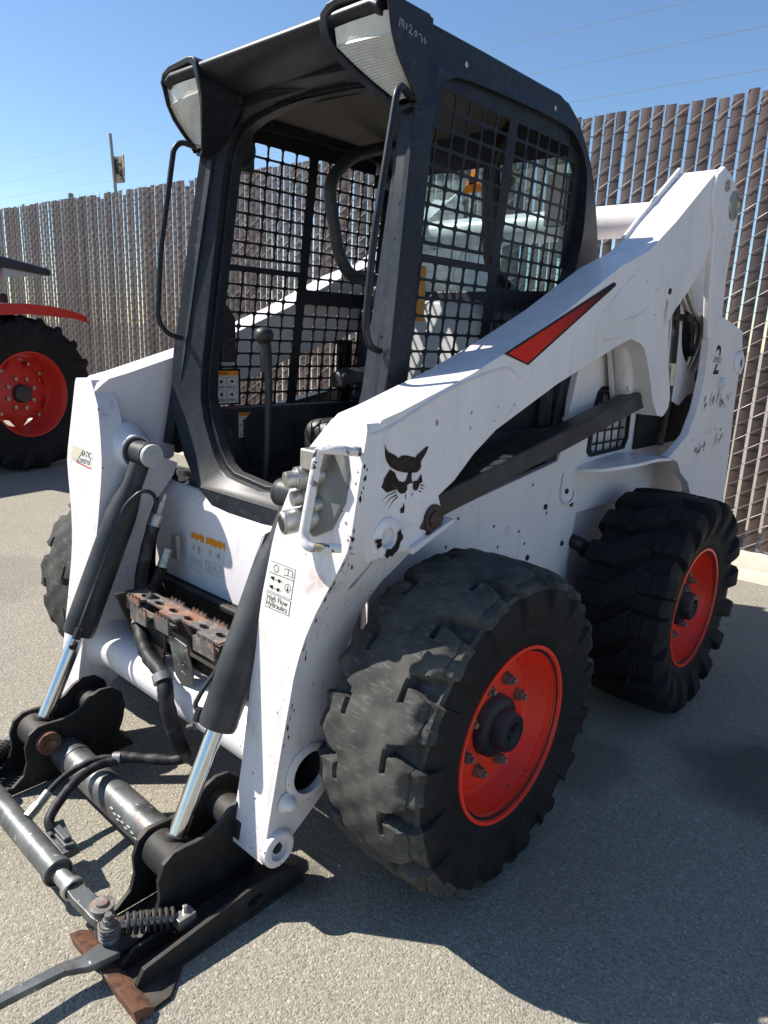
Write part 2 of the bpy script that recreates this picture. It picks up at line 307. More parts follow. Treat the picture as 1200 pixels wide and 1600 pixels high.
    def flat(s, pts2, fn):
        tr = tessellate_polygon([[Vector((u, v, 0)) for u, v in pts2]]); fs = []
        for t in tr:
            A, B, C = (pts2[i] for i in t)
            fs.append(tuple(t) if (B[0]-A[0])*(C[1]-A[1])-(C[0]-A[0])*(B[1]-A[1]) > 0 else tuple(t)[::-1])
        return s.add([fn(u, v) for u, v in pts2], fs)
    def text(s, t, size, fn, align='LEFT', shear=0.0, sx=1.0):
        cu = bpy.data.curves.new('txt', 'FONT'); cu.body = t; cu.size = size; cu.align_x = align; cu.shear = shear; cu.resolution_u = 3
        ob = bpy.data.objects.new('txt', cu); me = bpy.data.meshes.new_from_object(ob)
        s.add([fn(v.co.x*sx, v.co.y) for v in me.vertices], [tuple(p.vertices) for p in me.polygons])
        bpy.data.objects.remove(ob); bpy.data.curves.remove(cu); bpy.data.meshes.remove(me); return s
    def mirror(s):
        o = MB(); o.v = [(-x, y, z) for x, y, z in s.v]; o.f = [q[::-1] for q in s.f]; o.m = list(s.m); return o
    def moved(s, fn):
        o = MB(); o.v = [tuple(fn(*q)) for q in s.v]; o.f = list(s.f); o.m = list(s.m); return o
    def mesh(s, name, mats, smooth=35, fixn=True):
        me = bpy.data.meshes.new(name); me.from_pydata(s.v, [], s.f)
        for m in (mats if isinstance(mats, (list, tuple)) else [mats]): me.materials.append(m)
        if any(s.m): me.polygons.foreach_set('material_index', s.m)
        if fixn:
            bm = bmesh.new(); bm.from_mesh(me); bmesh.ops.recalc_face_normals(bm, faces=bm.faces); bm.to_mesh(me); bm.free()
        if smooth:
            me.shade_smooth(); me.set_sharp_from_angle(angle=radians(smooth))
        me.update(); return me
    def pieces(s):
        par = list(range(len(s.v)))
        def find(a):
            while par[a] != a: par[a] = par[par[a]]; a = par[a]
            return a
        for f in s.f:
            r0 = find(f[0])
            for b in f[1:]:
                rb = find(b)
                if rb != r0: par[rb] = r0
        comp = {}
        for i in range(len(s.v)): comp.setdefault(find(i), []).append(i)
        boxes = []
        for k_, vs in comp.items():
            xs = [s.v[i] for i in vs]; boxes.append([[min(c[a] for c in xs)-0.0006 for a in range(3)], [max(c[a] for c in xs)+0.0006 for a in range(3)], {k_}])
        ch_ = True
        while ch_:
            ch_ = False
            for i in range(len(boxes)):
                for j in range(i+1, len(boxes)):
                    A, B = boxes[i], boxes[j]
                    if all(A[0][a] <= B[1][a] and B[0][a] <= A[1][a] for a in range(3)):
                        A[0] = [min(A[0][a], B[0][a]) for a in range(3)]; A[1] = [max(A[1][a], B[1][a]) for a in range(3)]; A[2] |= B[2]; boxes.pop(j); ch_ = True; break
                if ch_: break
        if len(boxes) < 2: return [s]
        out = []
        for b in boxes:
            o = MB(); mp = {}
            for f, mi in zip(s.f, s.m):
                if find(f[0]) in b[2]:
                    for i in f:
                        if i not in mp: mp[i] = len(o.v); o.v.append(s.v[i])
                    o.f.append(tuple(mp[i] for i in f)); o.m.append(mi)
            out.append(o)
        out.sort(key=lambda o: -len(o.v)); return out
    def build(s, name, mats, parent=None, bevel=0.0, smooth=35, label=None, seg=2, fixn=True, split=True, **kw):
        if split and smooth and 'kind' not in kw and parent:
            ps = s.pieces()
            if len(ps) > 1:
                obs = [p_.build(name, mats, parent, bevel, smooth, label, seg, fixn, False, **kw) for p_ in ps]; return obs[0]
        ob = bpy.data.objects.new(name, s.mesh(name, mats, smooth, fixn)); COL.objects.link(ob)
        if parent: ob.parent = parent
        if bevel: add_bevel(ob, bevel, seg)
        if label: ob['label'] = label
        for k, v in kw.items(): ob[k] = v
        return ob

def add_bevel(ob, w_, seg=2):
    m = ob.modifiers.new('bevel', 'BEVEL'); m.width = w_; m.segments = seg; m.limit_method = 'ANGLE'; m.angle_limit = radians(40); m.harden_normals = True
def cut(ob, cutters):
    """drill real holes: cutters is an MB of closed solids"""
    co = bpy.data.objects.new('cutter', cutters.mesh('cutter', SHADE_BLACK, 0)); COL.objects.link(co)
    keep = list(ob.modifiers)
    m = ob.modifiers.new('b', 'BOOLEAN'); m.object = co; m.operation = 'DIFFERENCE'; m.solver = 'EXACT'
    bev = [(k.width, k.segments) for k in keep]
    for k in keep: ob.modifiers.remove(k)
    dg = bpy.context.evaluated_depsgraph_get(); dg.update()
    me = bpy.data.meshes.new_from_object(ob.evaluated_get(dg)); old = ob.data
    ob.modifiers.clear(); ob.data = me; bpy.data.meshes.remove(old)
    me.shade_smooth(); me.set_sharp_from_angle(angle=radians(35))
    for a, b in bev: add_bevel(ob, a, b)
    bpy.data.objects.remove(co)
def thing(name, label, cat, loc=(0, 0, 0), group=None, rz=0):
    o = bpy.data.objects.new(name, None); o.empty_display_size = 0.2; COL.objects.link(o); o.location = loc; o.rotation_euler = (0, 0, rz)
    o['label'] = label; o['category'] = cat
    if group: o['group'] = group
    return o
def tag(o, label, cat, group=None):
    o['label'] = label; o['category'] = cat
    if group: o['group'] = group
    return o
def struct(o): o['kind'] = 'structure'; return o
def smoothpath(pts, k=6):
    P = [Vector(q) for q in pts]; out = []
    for i in range(len(P)-1):
        a = P[max(i-1, 0)]; b = P[i]; c = P[i+1]; d = P[min(i+2, len(P)-1)]
        for j in range(k):
            t = j/k; out.append(0.5*((2*b)+(c-a)*t+(2*a-5*b+4*c-d)*t*t+(3*b-a-3*c+d)*t**3))
    out.append(P[-1]); return out
def arc_path(pts, r, k=5):
    """polyline with rounded corners"""
    P = [Vector(q) for q in pts]; out = [P[0]]
    for i in range(1, len(P)-1):
        a = (P[i-1]-P[i]); b = (P[i+1]-P[i]); rr = min(r, a.length*0.49, b.length*0.49)
        A = P[i]+a.normalized()*rr; B = P[i]+b.normalized()*rr
        for j in range(k+1):
            t = j/k; out.append(A*(1-t)**2+P[i]*2*t*(1-t)+B*t*t)
    out.append(P[-1]); return out
def lerp_tab(tab, z):
    for (z0, v0), (z1, v1) in zip(tab[:-1], tab[1:]):
        if min(z0, z1) <= z <= max(z0, z1): return v0+(v1-v0)*(z-z0)/(z1-z0)
    return tab[0][1] if abs(z-tab[0][0]) < abs(z-tab[-1][0]) else tab[-1][1]
def rrect(x0, y0, x1, y1, r, k=3):
    o = []
    for cx, cy, a0 in ((x1-r, y1-r, 0), (x0+r, y1-r, 90), (x0+r, y0+r, 180), (x1-r, y0+r, 270)):
        for j in range(k+1):
            a = radians(a0+90*j/k); o.append((cx+r*cos(a), cy+r*sin(a)))
    return o

# ------------------------------------------------------------------ ground and kerb
gm = MB(); GZ = 0.013; gm.poly3([(-300, -300, GZ), (300, -300, GZ), (300, 300, GZ), (-300, 300, GZ)])
struct(gm.build('ground', ASPHALT, smooth=0))
FA, FB = 3.27, 0.065
def FY(x): return FA+FB*x
fd = Vector((1, FB, 0)).normalized(); fn_ = Vector((-FB, 1, 0)).normalized()
def fpt(x, off, z): return (x-FB*off, FY(x)+off, z)
k = MB()
prof = [(-0.30, -0.02), (-0.30, 0.012), (-0.13, 0.035), (-0.10, 0.10), (-0.075, 0.118), (0.22, 0.122), (0.22, -0.02)]
rows = []
for i in range(51):
    x = -11.5+i*0.33
    rows.append([fpt(x, o+rnd.uniform(-.004, .004)*(z > 0.02), z+rnd.uniform(-.003, .003)*(z > 0.02)) for o, z in prof])
k.loft(rows)
tag(k.build('concrete_kerb', CONC, bevel=0.008, smooth=50), 'pale sunlit concrete kerb running along the foot of the slatted fence', 'kerb')

# ------------------------------------------------------------------ fence
fence = thing('chain_link_fence', 'tall chain link fence woven with brown plastic slats', 'fence', (0, 0, 0))
PITCH = 0.075; HG = 0.0935; Z0 = 0.13; ZT = 2.73
def slat_mesh(i):
    q = MB(); rows = []
    wd = (0.0605, 0.062, 0.0595, 0.063, 0.061)[i]; bend = [(-0.5, 0.0), (-0.2, -0.004), (0.2, -0.0045), (0.5, 0.0)]
    top = ZT-Z0
    for z in (0, 0.5, 1.0, 1.5, 2.0, top):
        sway = 0.0012*sin(z*2.1+i*1.7)
        rows.append([(u*wd+sway, y, z) for u, y in bend]+[(u*wd+sway, y+0.0025, z) for u, y in bend[::-1]])
    q.loft(rows); return q.mesh('slat', SLAT, 50)
slats = [slat_mesh(i) for i in range(5)]
wm = MB(); pts = []
z = 0.0; i = 0
while z < ZT-Z0+0.01:
    pts.append((0 if i % 2 == 0 else PITCH, -0.006 if False else 0, z)); z += HG/2; i += 1
wv = []
def wire_mesh():
    q = MB(); R = 0.0022
    n = len(pts)
    path = []
    for j in range(n-1):
        a, b = pts[j], pts[j+1]; y = -0.0095 if j % 2 == 0 else 0.0095
        path += [(a[0]+(b[0]-a[0])*0.06, y*0.55, a[2]+(b[2]-a[2])*0.03), (a[0]+(b[0]-a[0])*0.25, y, a[2]+(b[2]-a[2])*0.25), (a[0]+(b[0]-a[0])*0.75, y, a[2]+(b[2]-a[2])*0.75), (a[0]+(b[0]-a[0])*0.94, y*0.55, a[2]+(b[2]-a[2])*0.97)]
    q.tube(path, R, 4)
    e = path[-1]
    q.tube([e, (e[0]+0.004, 0.0, e[2]+0.02), (e[0]+0.02, -0.004, e[2]+0.045)], R*0.9, 4)
    q.tube([e, (e[0]-0.006, 0.0, e[2]+0.02), (e[0]-0.022, 0.006, e[2]+0.034)], R*0.9, 4)
    return q.mesh('wire', WIRE, 0, fixn=False)
wmesh = wire_mesh()
rzf = math.atan(FB)
i = 0; x = 1.25+PITCH*40
while x > -10.9:
    o = bpy.data.objects.new('slat', slats[i % 5]); COL.objects.link(o); o.parent = fence
    dz = rnd.uniform(-0.07, 0.03) if rnd.random() < 0.12 else rnd.uniform(-0.010, 0.010)
    o.location = (x+rnd.uniform(-.004, .004), FY(x)+rnd.uniform(-.0015, .0015), Z0+dz*(1 if dz < 0 else 0.6)); o.rotation_euler = (0, rnd.gauss(0, .0009), rzf+rnd.gauss(0, .07))
    if x < -2.2: o.scale = (1.10, 1, 1)
    c = bpy.data.objects.new('wire', wmesh); COL.objects.link(c); c.parent = fence; c.location = (x-PITCH/2, FY(x-PITCH/2), Z0+(0 if i % 2 == 0 else -HG/2)+0.004); c.rotation_euler = (0, 0, rzf)
    i += 1; x -= PITCH
for x in (-10.4, -7.4, -4.4, -1.4, 1.6, 4.2):
    q = MB(); q.cyl((0, 0, 0), (0, 0, 2.66), 0.030, 14); q.lathe([(0.034, 2.66), (0.03, 2.69), (0.0, 2.70)], 'z', (0, 0, 0), 14)
    o = q.build('post', WIRE, fence); o.location = fpt(x, 0.055, 0.11)
q = MB(); q.cyl(fpt(-10.9, 0.03, 2.62), fpt(4.3, 0.03, 2.62), 0.004, 6); q.build('tension_wire', WIRE, fence)

# ------------------------------------------------------------------ overhead wires, banner pole
for nm, a, b in (('topmost of the three overhead wires crossing the blue sky', (-39.0, 14, 8.655), (-4.7, 14, 7.77)), ('middle of the three overhead wires crossing the blue sky', (-39.2, 14, 7.84), (-3.28, 14, 7.03)), ('lowest overhead wire just above the fence top', (-39.3, 14, 7.135), (-3.17, 14, 6.31))):
    A = Vector(a); B = Vector(b); q = MB(); P_ = []
    for t in range(-6, 25):
        s = t/16; p_ = A+(B-A)*s; p_.z -= 0.0; P_.append(p_)
    q.tube(P_, 0.0055, 5); tag(q.build('overhead_wire', LINE), nm, 'wire', 'overhead wires')
pl = thing('banner_pole', 'thin grey pole with a small tan banner rising behind the fence', 'pole', (-12.2, 6, 0))
q = MB(); q.tube([(0.02, 0, 0), (0, 0, 3), (-0.19, 0, 4.80)], [0.04, 0.035, 0.03], 10); q.build('pole', POLE, pl)
q = MB(); rows = []
for i in range(9):
    t = i/8; xx = 0.00+0.60*t-0.05*(t > .9); rows.append([(xx-0.13+0.02*(1-t), 0.10*sin(t*5), 3.92+0.10*t*t+ (0.06 if i == 8 else 0)), (xx-0.13-0.04*(1-t), 0.10*sin(t*5)+0.02, 4.40+0.02*sin(t*4)-(0.22 if i == 8 else 0.03*t))])
v = [p_ for r in rows for p_ in r]; q.add(v, [(2*i, 2*i+2, 2*i+3, 2*i+1) for i in range(8)]); q.add([(a, b+0.006, c) for a, b, c in v], [(2*i, 2*i+1, 2*i+3, 2*i+2) for i in range(8)])
q.build('banner', BANNER, pl, fixn=False, smooth=0)

# ------------------------------------------------------------------ tyre generator
def tyre_mesh(name, mats, prof_side, tread_w, r_base, depth, N, kind, nth=640, ntr=56, seed=1, crown=0.006):
    """closed tyre as a height field: lugs are real relief. prof_side: (x, r) from bead to shoulder"""
    rs = np.random.RandomState(seed)
    hw = tread_w/2
    base = [(-x, r) for x, r in prof_side]
    us = np.linspace(-1, 1, ntr)
    tread = [(u*hw, r_base-crown*abs(u)**2.5) for u in us]
    prof = np.array(base+tread+[(x, r) for x, r in prof_side[::-1]]); K = len(prof)
    ul = np.concatenate([-1-np.linspace(0.55, 0.06, len(base)), us, 1+np.linspace(0.06, 0.55, len(base))])
    tg = np.gradient(prof, axis=0); nr = np.stack([-tg[:, 1], tg[:, 0]], 1); nr /= np.linalg.norm(nr, axis=1)[:, None]
    th = np.linspace(0, 2*pi, nth, endpoint=False); V = th[:, None]*N/(2*pi)+0*ul[None, :]; Ug = np.broadcast_to(ul[None, :], V.shape)
    def smooth(e0, e1, x): t = np.clip((x-e0)/(e1-e0), 0, 1); return t*t*(3-2*t)
    # rough wobble
    ph = rs.rand(6)*6.28
    wob = 0.012*np.sin(3*V*2*pi/1+ph[0]+4*Ug)+0.012*np.sin(5.3*Ug+ph[1]+2*np.sin(V*1.3))
    if kind == 'lug':
        vc = np.clip(-Ug*0.72, -0.27, 0.27)
        d = np.abs(((V-vc+wob*0.4) % 1.0)-0.5)
        half = np.where(np.abs(Ug) < 0.42, 0.32, 0.26)
        half = half-0.03*smooth(0.9, 1.3, np.abs(Ug))
        h = 1-smooth(half-0.018, half+0.045, d)
        sip = np.minimum(np.abs(np.abs(Ug)-0.40), np.abs(np.abs(Ug)-0.72)); h = h*(0.86+0.14*smooth(0.008, 0.02, sip))
        fade = 1-smooth(1.10, 1.36, np.abs(Ug)); h = h*fade
    elif kind == 'worn':
        side = np.where(Ug > 0, 0.0, 0.5)
        vv = ((V+side+0.14*np.abs(Ug)+wob) % 1.0)-0.5
        a = np.abs(Ug)
        g1 = (1-smooth(0.080, 0.105, np.abs(vv)-0.13*smooth(.58, 1.15, a)))*smooth(0.50, 0.54, a)
        g2 = (1-smooth(0.03, 0.05, np.abs(a-0.50)))*(1-smooth(0.15, 0.18, np.abs(vv-0.16)))
        h = 1-np.maximum(g1, 0.45*g2)
        edge = smooth(0.84, 1.14, a+0.03*np.sin(V*11+ph[2])+0.015*np.sin(V*29+ph[3]))
        h = h*(1-0.55*edge); fade = 1-smooth(1.12, 1.34, a); h = h*fade
        h = h-0.05*(np.sin(V*13+ph[4])*np.sin(Ug*9+ph[5]))*(h > .5)
        fade2 = 1-0.5*smooth(0.75, 1.0, a)*(0.5+0.5*np.sin(V*6.283*2+ph[1])); h = h*(0.25+0.75*fade2)
    else:  # agricultural chevrons
        s = np.sign(Ug); vv = ((V+np.where(Ug > 0, 0, 0.5)-0.85*np.abs(Ug)) % 1.0)-0.5
        h = (1-smooth(0.13, 0.19, np.abs(vv)))*smooth(-0.02, 0.03, np.abs(Ug)); fade = 1-smooth(1.10, 1.34, np.abs(Ug)); h = h*fade
    off = h*depth
    X = prof[None, :, 0]+nr[None, :, 0]*off; Rr = prof[None, :, 1]+nr[None, :, 1]*off
    co = np.stack([X, Rr*np.cos(th)[:, None], Rr*np.sin(th)[:, None]], 2).reshape(-1, 3)
    idx = np.arange(nth*K).reshape(nth, K); a = idx; b = np.roll(idx, -1, axis=0)
    F = np.stack([a[:, :-1], a[:, 1:], b[:, 1:], b[:, :-1]], 2).reshape(-1, 4)
    me = bpy.data.meshes.new(name); me.vertices.add(len(co)); me.vertices.foreach_set('co', co.ravel().astype(np.float32))
    me.loops.add(F.size); me.loops.foreach_set('vertex_index', F.ravel().astype(np.int32))
    me.polygons.add(len(F)); me.polygons.foreach_set('loop_start', np.arange(0, F.size, 4, dtype=np.int32)); me.polygons.foreach_set('loop_total', np.full(len(F), 4, dtype=np.int32))
    me.materials.append(mats[0])
    if len(mats) > 1:
        me.materials.append(mats[1]); hm = (np.abs(Ug) < 1.1)
        fm = hm[:, :-1].reshape(-1).astype(np.int32); me.polygons.foreach_set('material_index', fm)
    me.update(calc_edges=True); me.validate()
    me.shade_smooth(); me.set_sharp_from_angle(angle=radians(42)); return me

SIDE = [(0.128, 0.205), (0.131, 0.222), (0.135, 0.227), (0.1375, 0.243), (0.1410, 0.259), (0.1395, 0.264), (0.1430, 0.281), (0.1455, 0.305), (0.1450, 0.328), (0.1420, 0.345), (0.1375, 0.359), (0.1325, 0.368)]
TY_FRONT = tyre_mesh('tyre', [RUBBER, RUBBERW], SIDE, 0.252, 0.372, 0.033, 17, 'worn', nth=900, ntr=70, seed=3)
TY_REAR = tyre_mesh('tyre', [RUBBER], SIDE, 0.252, 0.373, 0.029, 17, 'lug', nth=760, ntr=64, seed=5)

# ------------------------------------------------------------------ loader
loader = thing('skid_steer_loader', 'white skid steer loader with black open cab and orange red wheels', 'loader', (0, 0, 0))
WB = 1.2066; WZ = 0.4197; WX = 0.73

def wheel(side, y, tyme, rot):
    # rim mesh is the wheel part; tyre, hub and nuts are its sub-parts
    q = MB(); o = 0.0
    prof = [(0.205, 0.118), (0.222, 0.128), (0.2215, 0.136), (0.213, 0.136), (0.209, 0.118), (0.200, 0.098), (0.193, 0.055), (0.186, 0.048), (0.176, 0.050), (0.168, 0.058), (0.150, 0.064), (0.09, 0.066), (0.0, 0.066)]
    q.lathe(prof, 'x', (0, 0, 0), 72)
    q.lathe([(0.205, 0.118), (0.19, 0.02), (0.19, -0.10), (0.21, -0.128)], 'x', (0, 0, 0), 48)
    wob = q.build('wheel', RED, loader, smooth=40)
    t = bpy.data.objects.new('tyre', tyme); COL.objects.link(t); t.parent = wob; t.rotation_euler = (rot, 0, 0)
    h = MB(); h.lathe([(0.078, 0.066), (0.076, 0.088), (0.070, 0.094), (0.052, 0.098), (0.050, 0.122), (0.045, 0.130), (0.030, 0.131), (0.026, 0.122), (0.0, 0.120)], 'x', (0, 0, 0), 36)
    for a in range(3):
        an = a*2.09+0.4; h.cyl((0.12, 0.013*cos(an), 0.013*sin(an)), (0.128, 0.013*cos(an), 0.013*sin(an)), 0.007, 8)
    h.build('hub', CABB, wob, smooth=40)
    for a in range(8):
        an = 2*pi*a/8+0.2+rot; n = MB(); c = (0.066, 0.117*cos(an), 0.117*sin(an))
        n.lathe([(0.017, 0.0), (0.017, 0.005), (0.0145, 0.005)], 'x', c, 6)
        n.lathe([(0.0135, 0.004), (0.0135, 0.019), (0.0125, 0.021), (0.0075, 0.0212), (0.0075, 0.030), (0.0, 0.0305)], 'x', c, 6)
        n.build('lug_nut', RUSTST, wob, smooth=30)
    wob.location = (side*WX, y, WZ-0.003)
    if side < 0: wob.rotation_euler = (0, 0, pi)
    return wob
w1 = wheel(1, 0, TY_FRONT, 0.15); w1['label'] = 'front wheel with worn smooth tread'
w2 = wheel(1, WB, TY_REAR, 0.4); w2['label'] = 'rear wheel with deep lugged tread'
w3 = wheel(-1, 0, TY_FRONT, 1.3); w4 = wheel(-1, WB, TY_REAR, 2.1)

# ---- chassis
ch = MB()
ch.box((-0.47, -0.135, 0.24), (0.47, 2.0, 0.80))
CHAS = ch.build('chassis', WHITE, loader, bevel=0.01)
side_poly = [(-0.14, 0.26), (-0.14, 0.70), (-0.10, 0.775), (0.14, 0.862), (0.76, 0.948), (0.785, 1.02), (0.835, 1.25), (0.86, 1.38), (1.62, 1.38), (1.62, 0.80), (1.55, 0.74), (0.93, 0.74), (0.90, 0.56), (0.93, 0.40), (0.93, 0.26)]
vent = [(0.955, 0.96), (0.965, 1.10), (0.99, 1.165), (1.02, 1.185), (1.24, 1.175), (1.27, 1.15), (1.275, 0.985), (1.25, 0.945), (0.98, 0.94)]
for s in (1, -1):
    q = MB(); q.prism([side_poly, vent[::-1]], 'x', 0.474, 0.500)
    if s < 0: q = q.mirror()
    sp = q.build('side_panel', WHITE, CHAS, bevel=0.004)
    q = MB(); q.prism([vent, [(1.115+(y-1.115)*0.90, 1.06+(z-1.06)*0.90) for y, z in vent]], 'x', 0.498, 0.508)
    for j in range(5):
        yy = 0.99+j*0.058; q.box((0.485, yy, 0.945), (0.490, yy+0.006, 1.18))
        zz = 0.975+j*0.045; q.box((0.484, 0.96, zz), (0.489, 1.27, zz+0.006))
    (q if s > 0 else q.mirror()).build('vent_grille', GRILLE, CHAS)
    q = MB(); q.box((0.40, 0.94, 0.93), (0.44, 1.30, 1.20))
    (q if s > 0 else q.mirror()).build('vent_shade_backing', SHADE_BLACK, CHAS)  # solid box behind the grille; the vent's inner shade is its black colour
    # curved shelf above rear wheel
    q = MB(); rows = []
    for yy, zz, xo in ((0.885, 0.905, 0.51), (0.93, 0.915, 0.585), (1.05, 0.928, 0.645), (1.20, 0.934, 0.66), (1.33, 0.925, 0.662)):
        rows.append([(0.497, yy, zz), (xo, yy, zz), (xo, yy, zz-0.012), (0.497, yy, zz-0.012)])
    q.loft(rows); (q if s > 0 else q.mirror()).build('wheel_shelf', WHITE, CHAS, bevel=0.002)
    q = MB()
    for y, z in ((0.4, 0.785), (0.546, 0.743), (0.588, 0.694), (0.43, 0.714), (0.712, 0.777), (0.166, 0.766), (0.215, 0.84), (0.606, 0.886)):
        q.disc((0.5012, y, z), 0.0048, 'x', 10)
    for y, z in ((0.613, 0.642), (0.841, 0.647), (0.88, 0.782), (0.836, 0.834), (0.70, 0.80)):
        q.lathe([(0.010, 0), (0.009, 0.004), (0.004, 0.006), (0, 0.006)], 'x', (0.5005, y, z), 12)
    (q if s > 0 else q.mirror()).build('panel_fasteners', BOB, CHAS, kind='stuff')
    q = MB(); q.tube(smoothpath([(0.505, 0.80, 0.90), (0.508, 0.79, 0.85), (0.508, 0.80, 0.81), (0.508, 0.84, 0.79), (0.508, 0.88, 0.80), (0.506, 0.89, 0.83)]), 0.0035, 6)
    (q if s > 0 else q.mirror()).build('stamped_rib', WHITE, CHAS)
    # black rear deck seen between arm and chassis top
    q = MB(); q.box((0.428, 0.0, 0.86), (0.455, 0.80, 1.15 if s > 0 else 1.06)); (q if s > 0 else q.mirror()).build('cab_skirt', CABB, CHAS, bevel=0.01)
    q = MB(); q.box((0.30, 0.02, 0.80), (0.472, 0.80, 0.862)); (q if s > 0 else q.mirror()).build('deck', BOB, CHAS, bevel=0.006)
    q = MB(); q.box((0.456, 0.66, 0.97), (0.468, 0.735, 1.30)); (q if s > 0 else q.mirror()).build('rubber_flap', HOSE, CHAS)
    q = MB(); q.prism([(0.72, 0.955), (0.775, 0.955), (0.835, 1.30), (0.80, 1.32)], 'x', 0.40, 0.4735); (q if s > 0 else q.mirror()).build('tower_flange', CABB, CHAS, bevel=0.003)
    q = MB(); q.tube(smoothpath([(0.49, 0.92, 0.64), (0.53, 0.93, 0.63), (0.545, 0.95, 0.60)]), [0.03, 0.03, 0.027]*1+[0.027]*10 if False else 0.026, 10); (q if s > 0 else q.mirror()).build('axle_boot', HOSE, CHAS)
    q = MB(); q.cyl((0.44, 0, WZ), (0.80, 0, WZ), 0.07, 20); q.cyl((0.44, WB, WZ), (0.80, WB, WZ), 0.07, 20); (q if s > 0 else q.mirror()).build('axle_tube', BOB, CHAS)
# front panel
q = MB(); rows = []
for z, y, w_ in ((0.44, -0.165, 0.44), (0.52, -0.168, 0.46), (0.545, -0.168, 0.47), (0.76, -0.148, 0.47), (0.80, -0.140, 0.468), (0.83, -0.115, 0.46)):
    rows.append([(-w_, y, z), (w_, y, z), (w_, -0.10, z), (-w_, -0.10, z)])
q.loft(rows); FP = q.build('front_panel', WHITE, CHAS, bevel=0.012)
q = MB(); q.prism([(-0.46, 0.30), (0.46, 0.30), (0.46, 0.535), (-0.46, 0.535)], 'y', -0.172, -0.12); q.box((-0.42, -0.20, 0.505), (0.42, -0.17, 0.53)); q.build('lower_front_plate', BOB, CHAS, bevel=0.01)
# warning labels on the front panel
def warn(parent, name, fn, w_, h, full=True, label=None):
    q = MB(); q.mi = 0; q.flat([(0, 0), (w_, 0), (w_, h), (0, h)], lambda u, v: fn(u, v, 0.0008))
    q.mi = 1; q.flat([(0.0, h*0.86), (w_, h*0.86), (w_, h), (0, h)], lambda u, v: fn(u, v, 0.0014))
    q.mi = 2; q.text('WARNING', h*0.115, lambda u, v: fn(u+w_*0.28, v+h*0.885, 0.002))
    q.flat([(w_*.14, h*.885), (w_*.24, h*.885), (w_*.19, h*.97)], lambda u, v: fn(u, v, 0.002))
    for a in range(3 if full else 2):
        for b in range(2):
            x0 = w_*(0.04+a*(0.31 if full else 0.47)); x1 = x0+w_*(0.29 if full else 0.42); y0 = h*(0.06+b*0.40); y1 = y0+h*0.34; t = h*0.008
            for r in ([(x0, y0), (x1, y0), (x1, y0+t), (x0, y0+t)], [(x0, y1), (x1, y1), (x1, y1+t), (x0, y1+t)], [(x0, y0), (x0+t, y0), (x0+t, y1), (x0, y1)], [(x1, y0), (x1+t, y0), (x1+t, y1), (x1, y1)]):
                q.flat(r, lambda u, v: fn(u, v, 0.002))
            cx, cy = (x0+x1)/2, (y0+y1)/2; r_ = h*0.085
            pg = [(cx+r_*(0.5+0.5*rnd.random())*cos(k_*0.785), cy+0.04*h+r_*(0.4+0.5*rnd.random())*sin(k_*0.785)) for k_ in range(8)]
            q.flat(pg, lambda u, v: fn(u, v, 0.002))
            for r2 in range(2):
                yy = y0+h*(0.03+0.03*r2); q.flat([(x0+w_*.02, yy), (x1-w_*.03*(1+r2), yy), (x1-w_*.03*(1+r2), yy+h*.013), (x0+w_*.02, yy+h*.013)], lambda u, v: fn(u, v, 0.002))
    return q.build(name, [D_WHITE, D_ORANGE, D_BLACK], parent, smooth=0, fixn=False, label=label)
def worn_label(x0, z0, w_, h, label):
    q = MB(); yb = -0.1585
    fn = lambda u, v, d: (x0+u, -0.168+0.093*(z0+v-0.545)-d-0.0004, z0+v)
    q.mi = 0; q.flat([(0, 0), (w_, 0), (w_*0.96, h), (w_*0.05, h)], lambda u, v: fn(u, v, 0.0006))
    q.mi = 1; pts_ = [(w_*i/9, h*(0.86-0.10*rnd.random())) for i in range(10)]+[(w_*i/9, h*(0.93+0.07*rnd.random())) for i in range(9, -1, -1)]; q.flat(pts_, lambda u, v: fn(u, v, 0.0012))
    q.mi = 2
    for r in range(9):
        yy = h*(0.06+0.035*r)
        for a in range(6):
            if rnd.random() < 0.72:
                u0 = w_*(0.06+a*0.15); q.flat([(u0, yy), (u0+w_*0.12*rnd.uniform(.5, 1), yy), (u0+w_*.1, yy+h*.016), (u0, yy+h*.016)], lambda u, v: fn(u, v, 0.0018))
    for a in range(2):
        cx = w_*(0.28+0.42*a); pg = [(cx+w_*.14*(.4+.6*rnd.random())*cos(k_*.7), h*.6+h*.13*(.4+.6*rnd.random())*sin(k_*.7)) for k_ in range(9)]; q.flat(pg, lambda u, v: fn(u, v, 0.0018))
    q.build('warning_label', [D_WHITE, D_ORANGE, D_GREY], CHAS, smooth=0, fixn=False, label=label)
worn_label(-0.262, 0.575, 0.072, 0.130, 'peeling warning label with a torn orange header'); worn_label(-0.180, 0.590, 0.100, 0.115, 'faded warning label with ragged orange header')
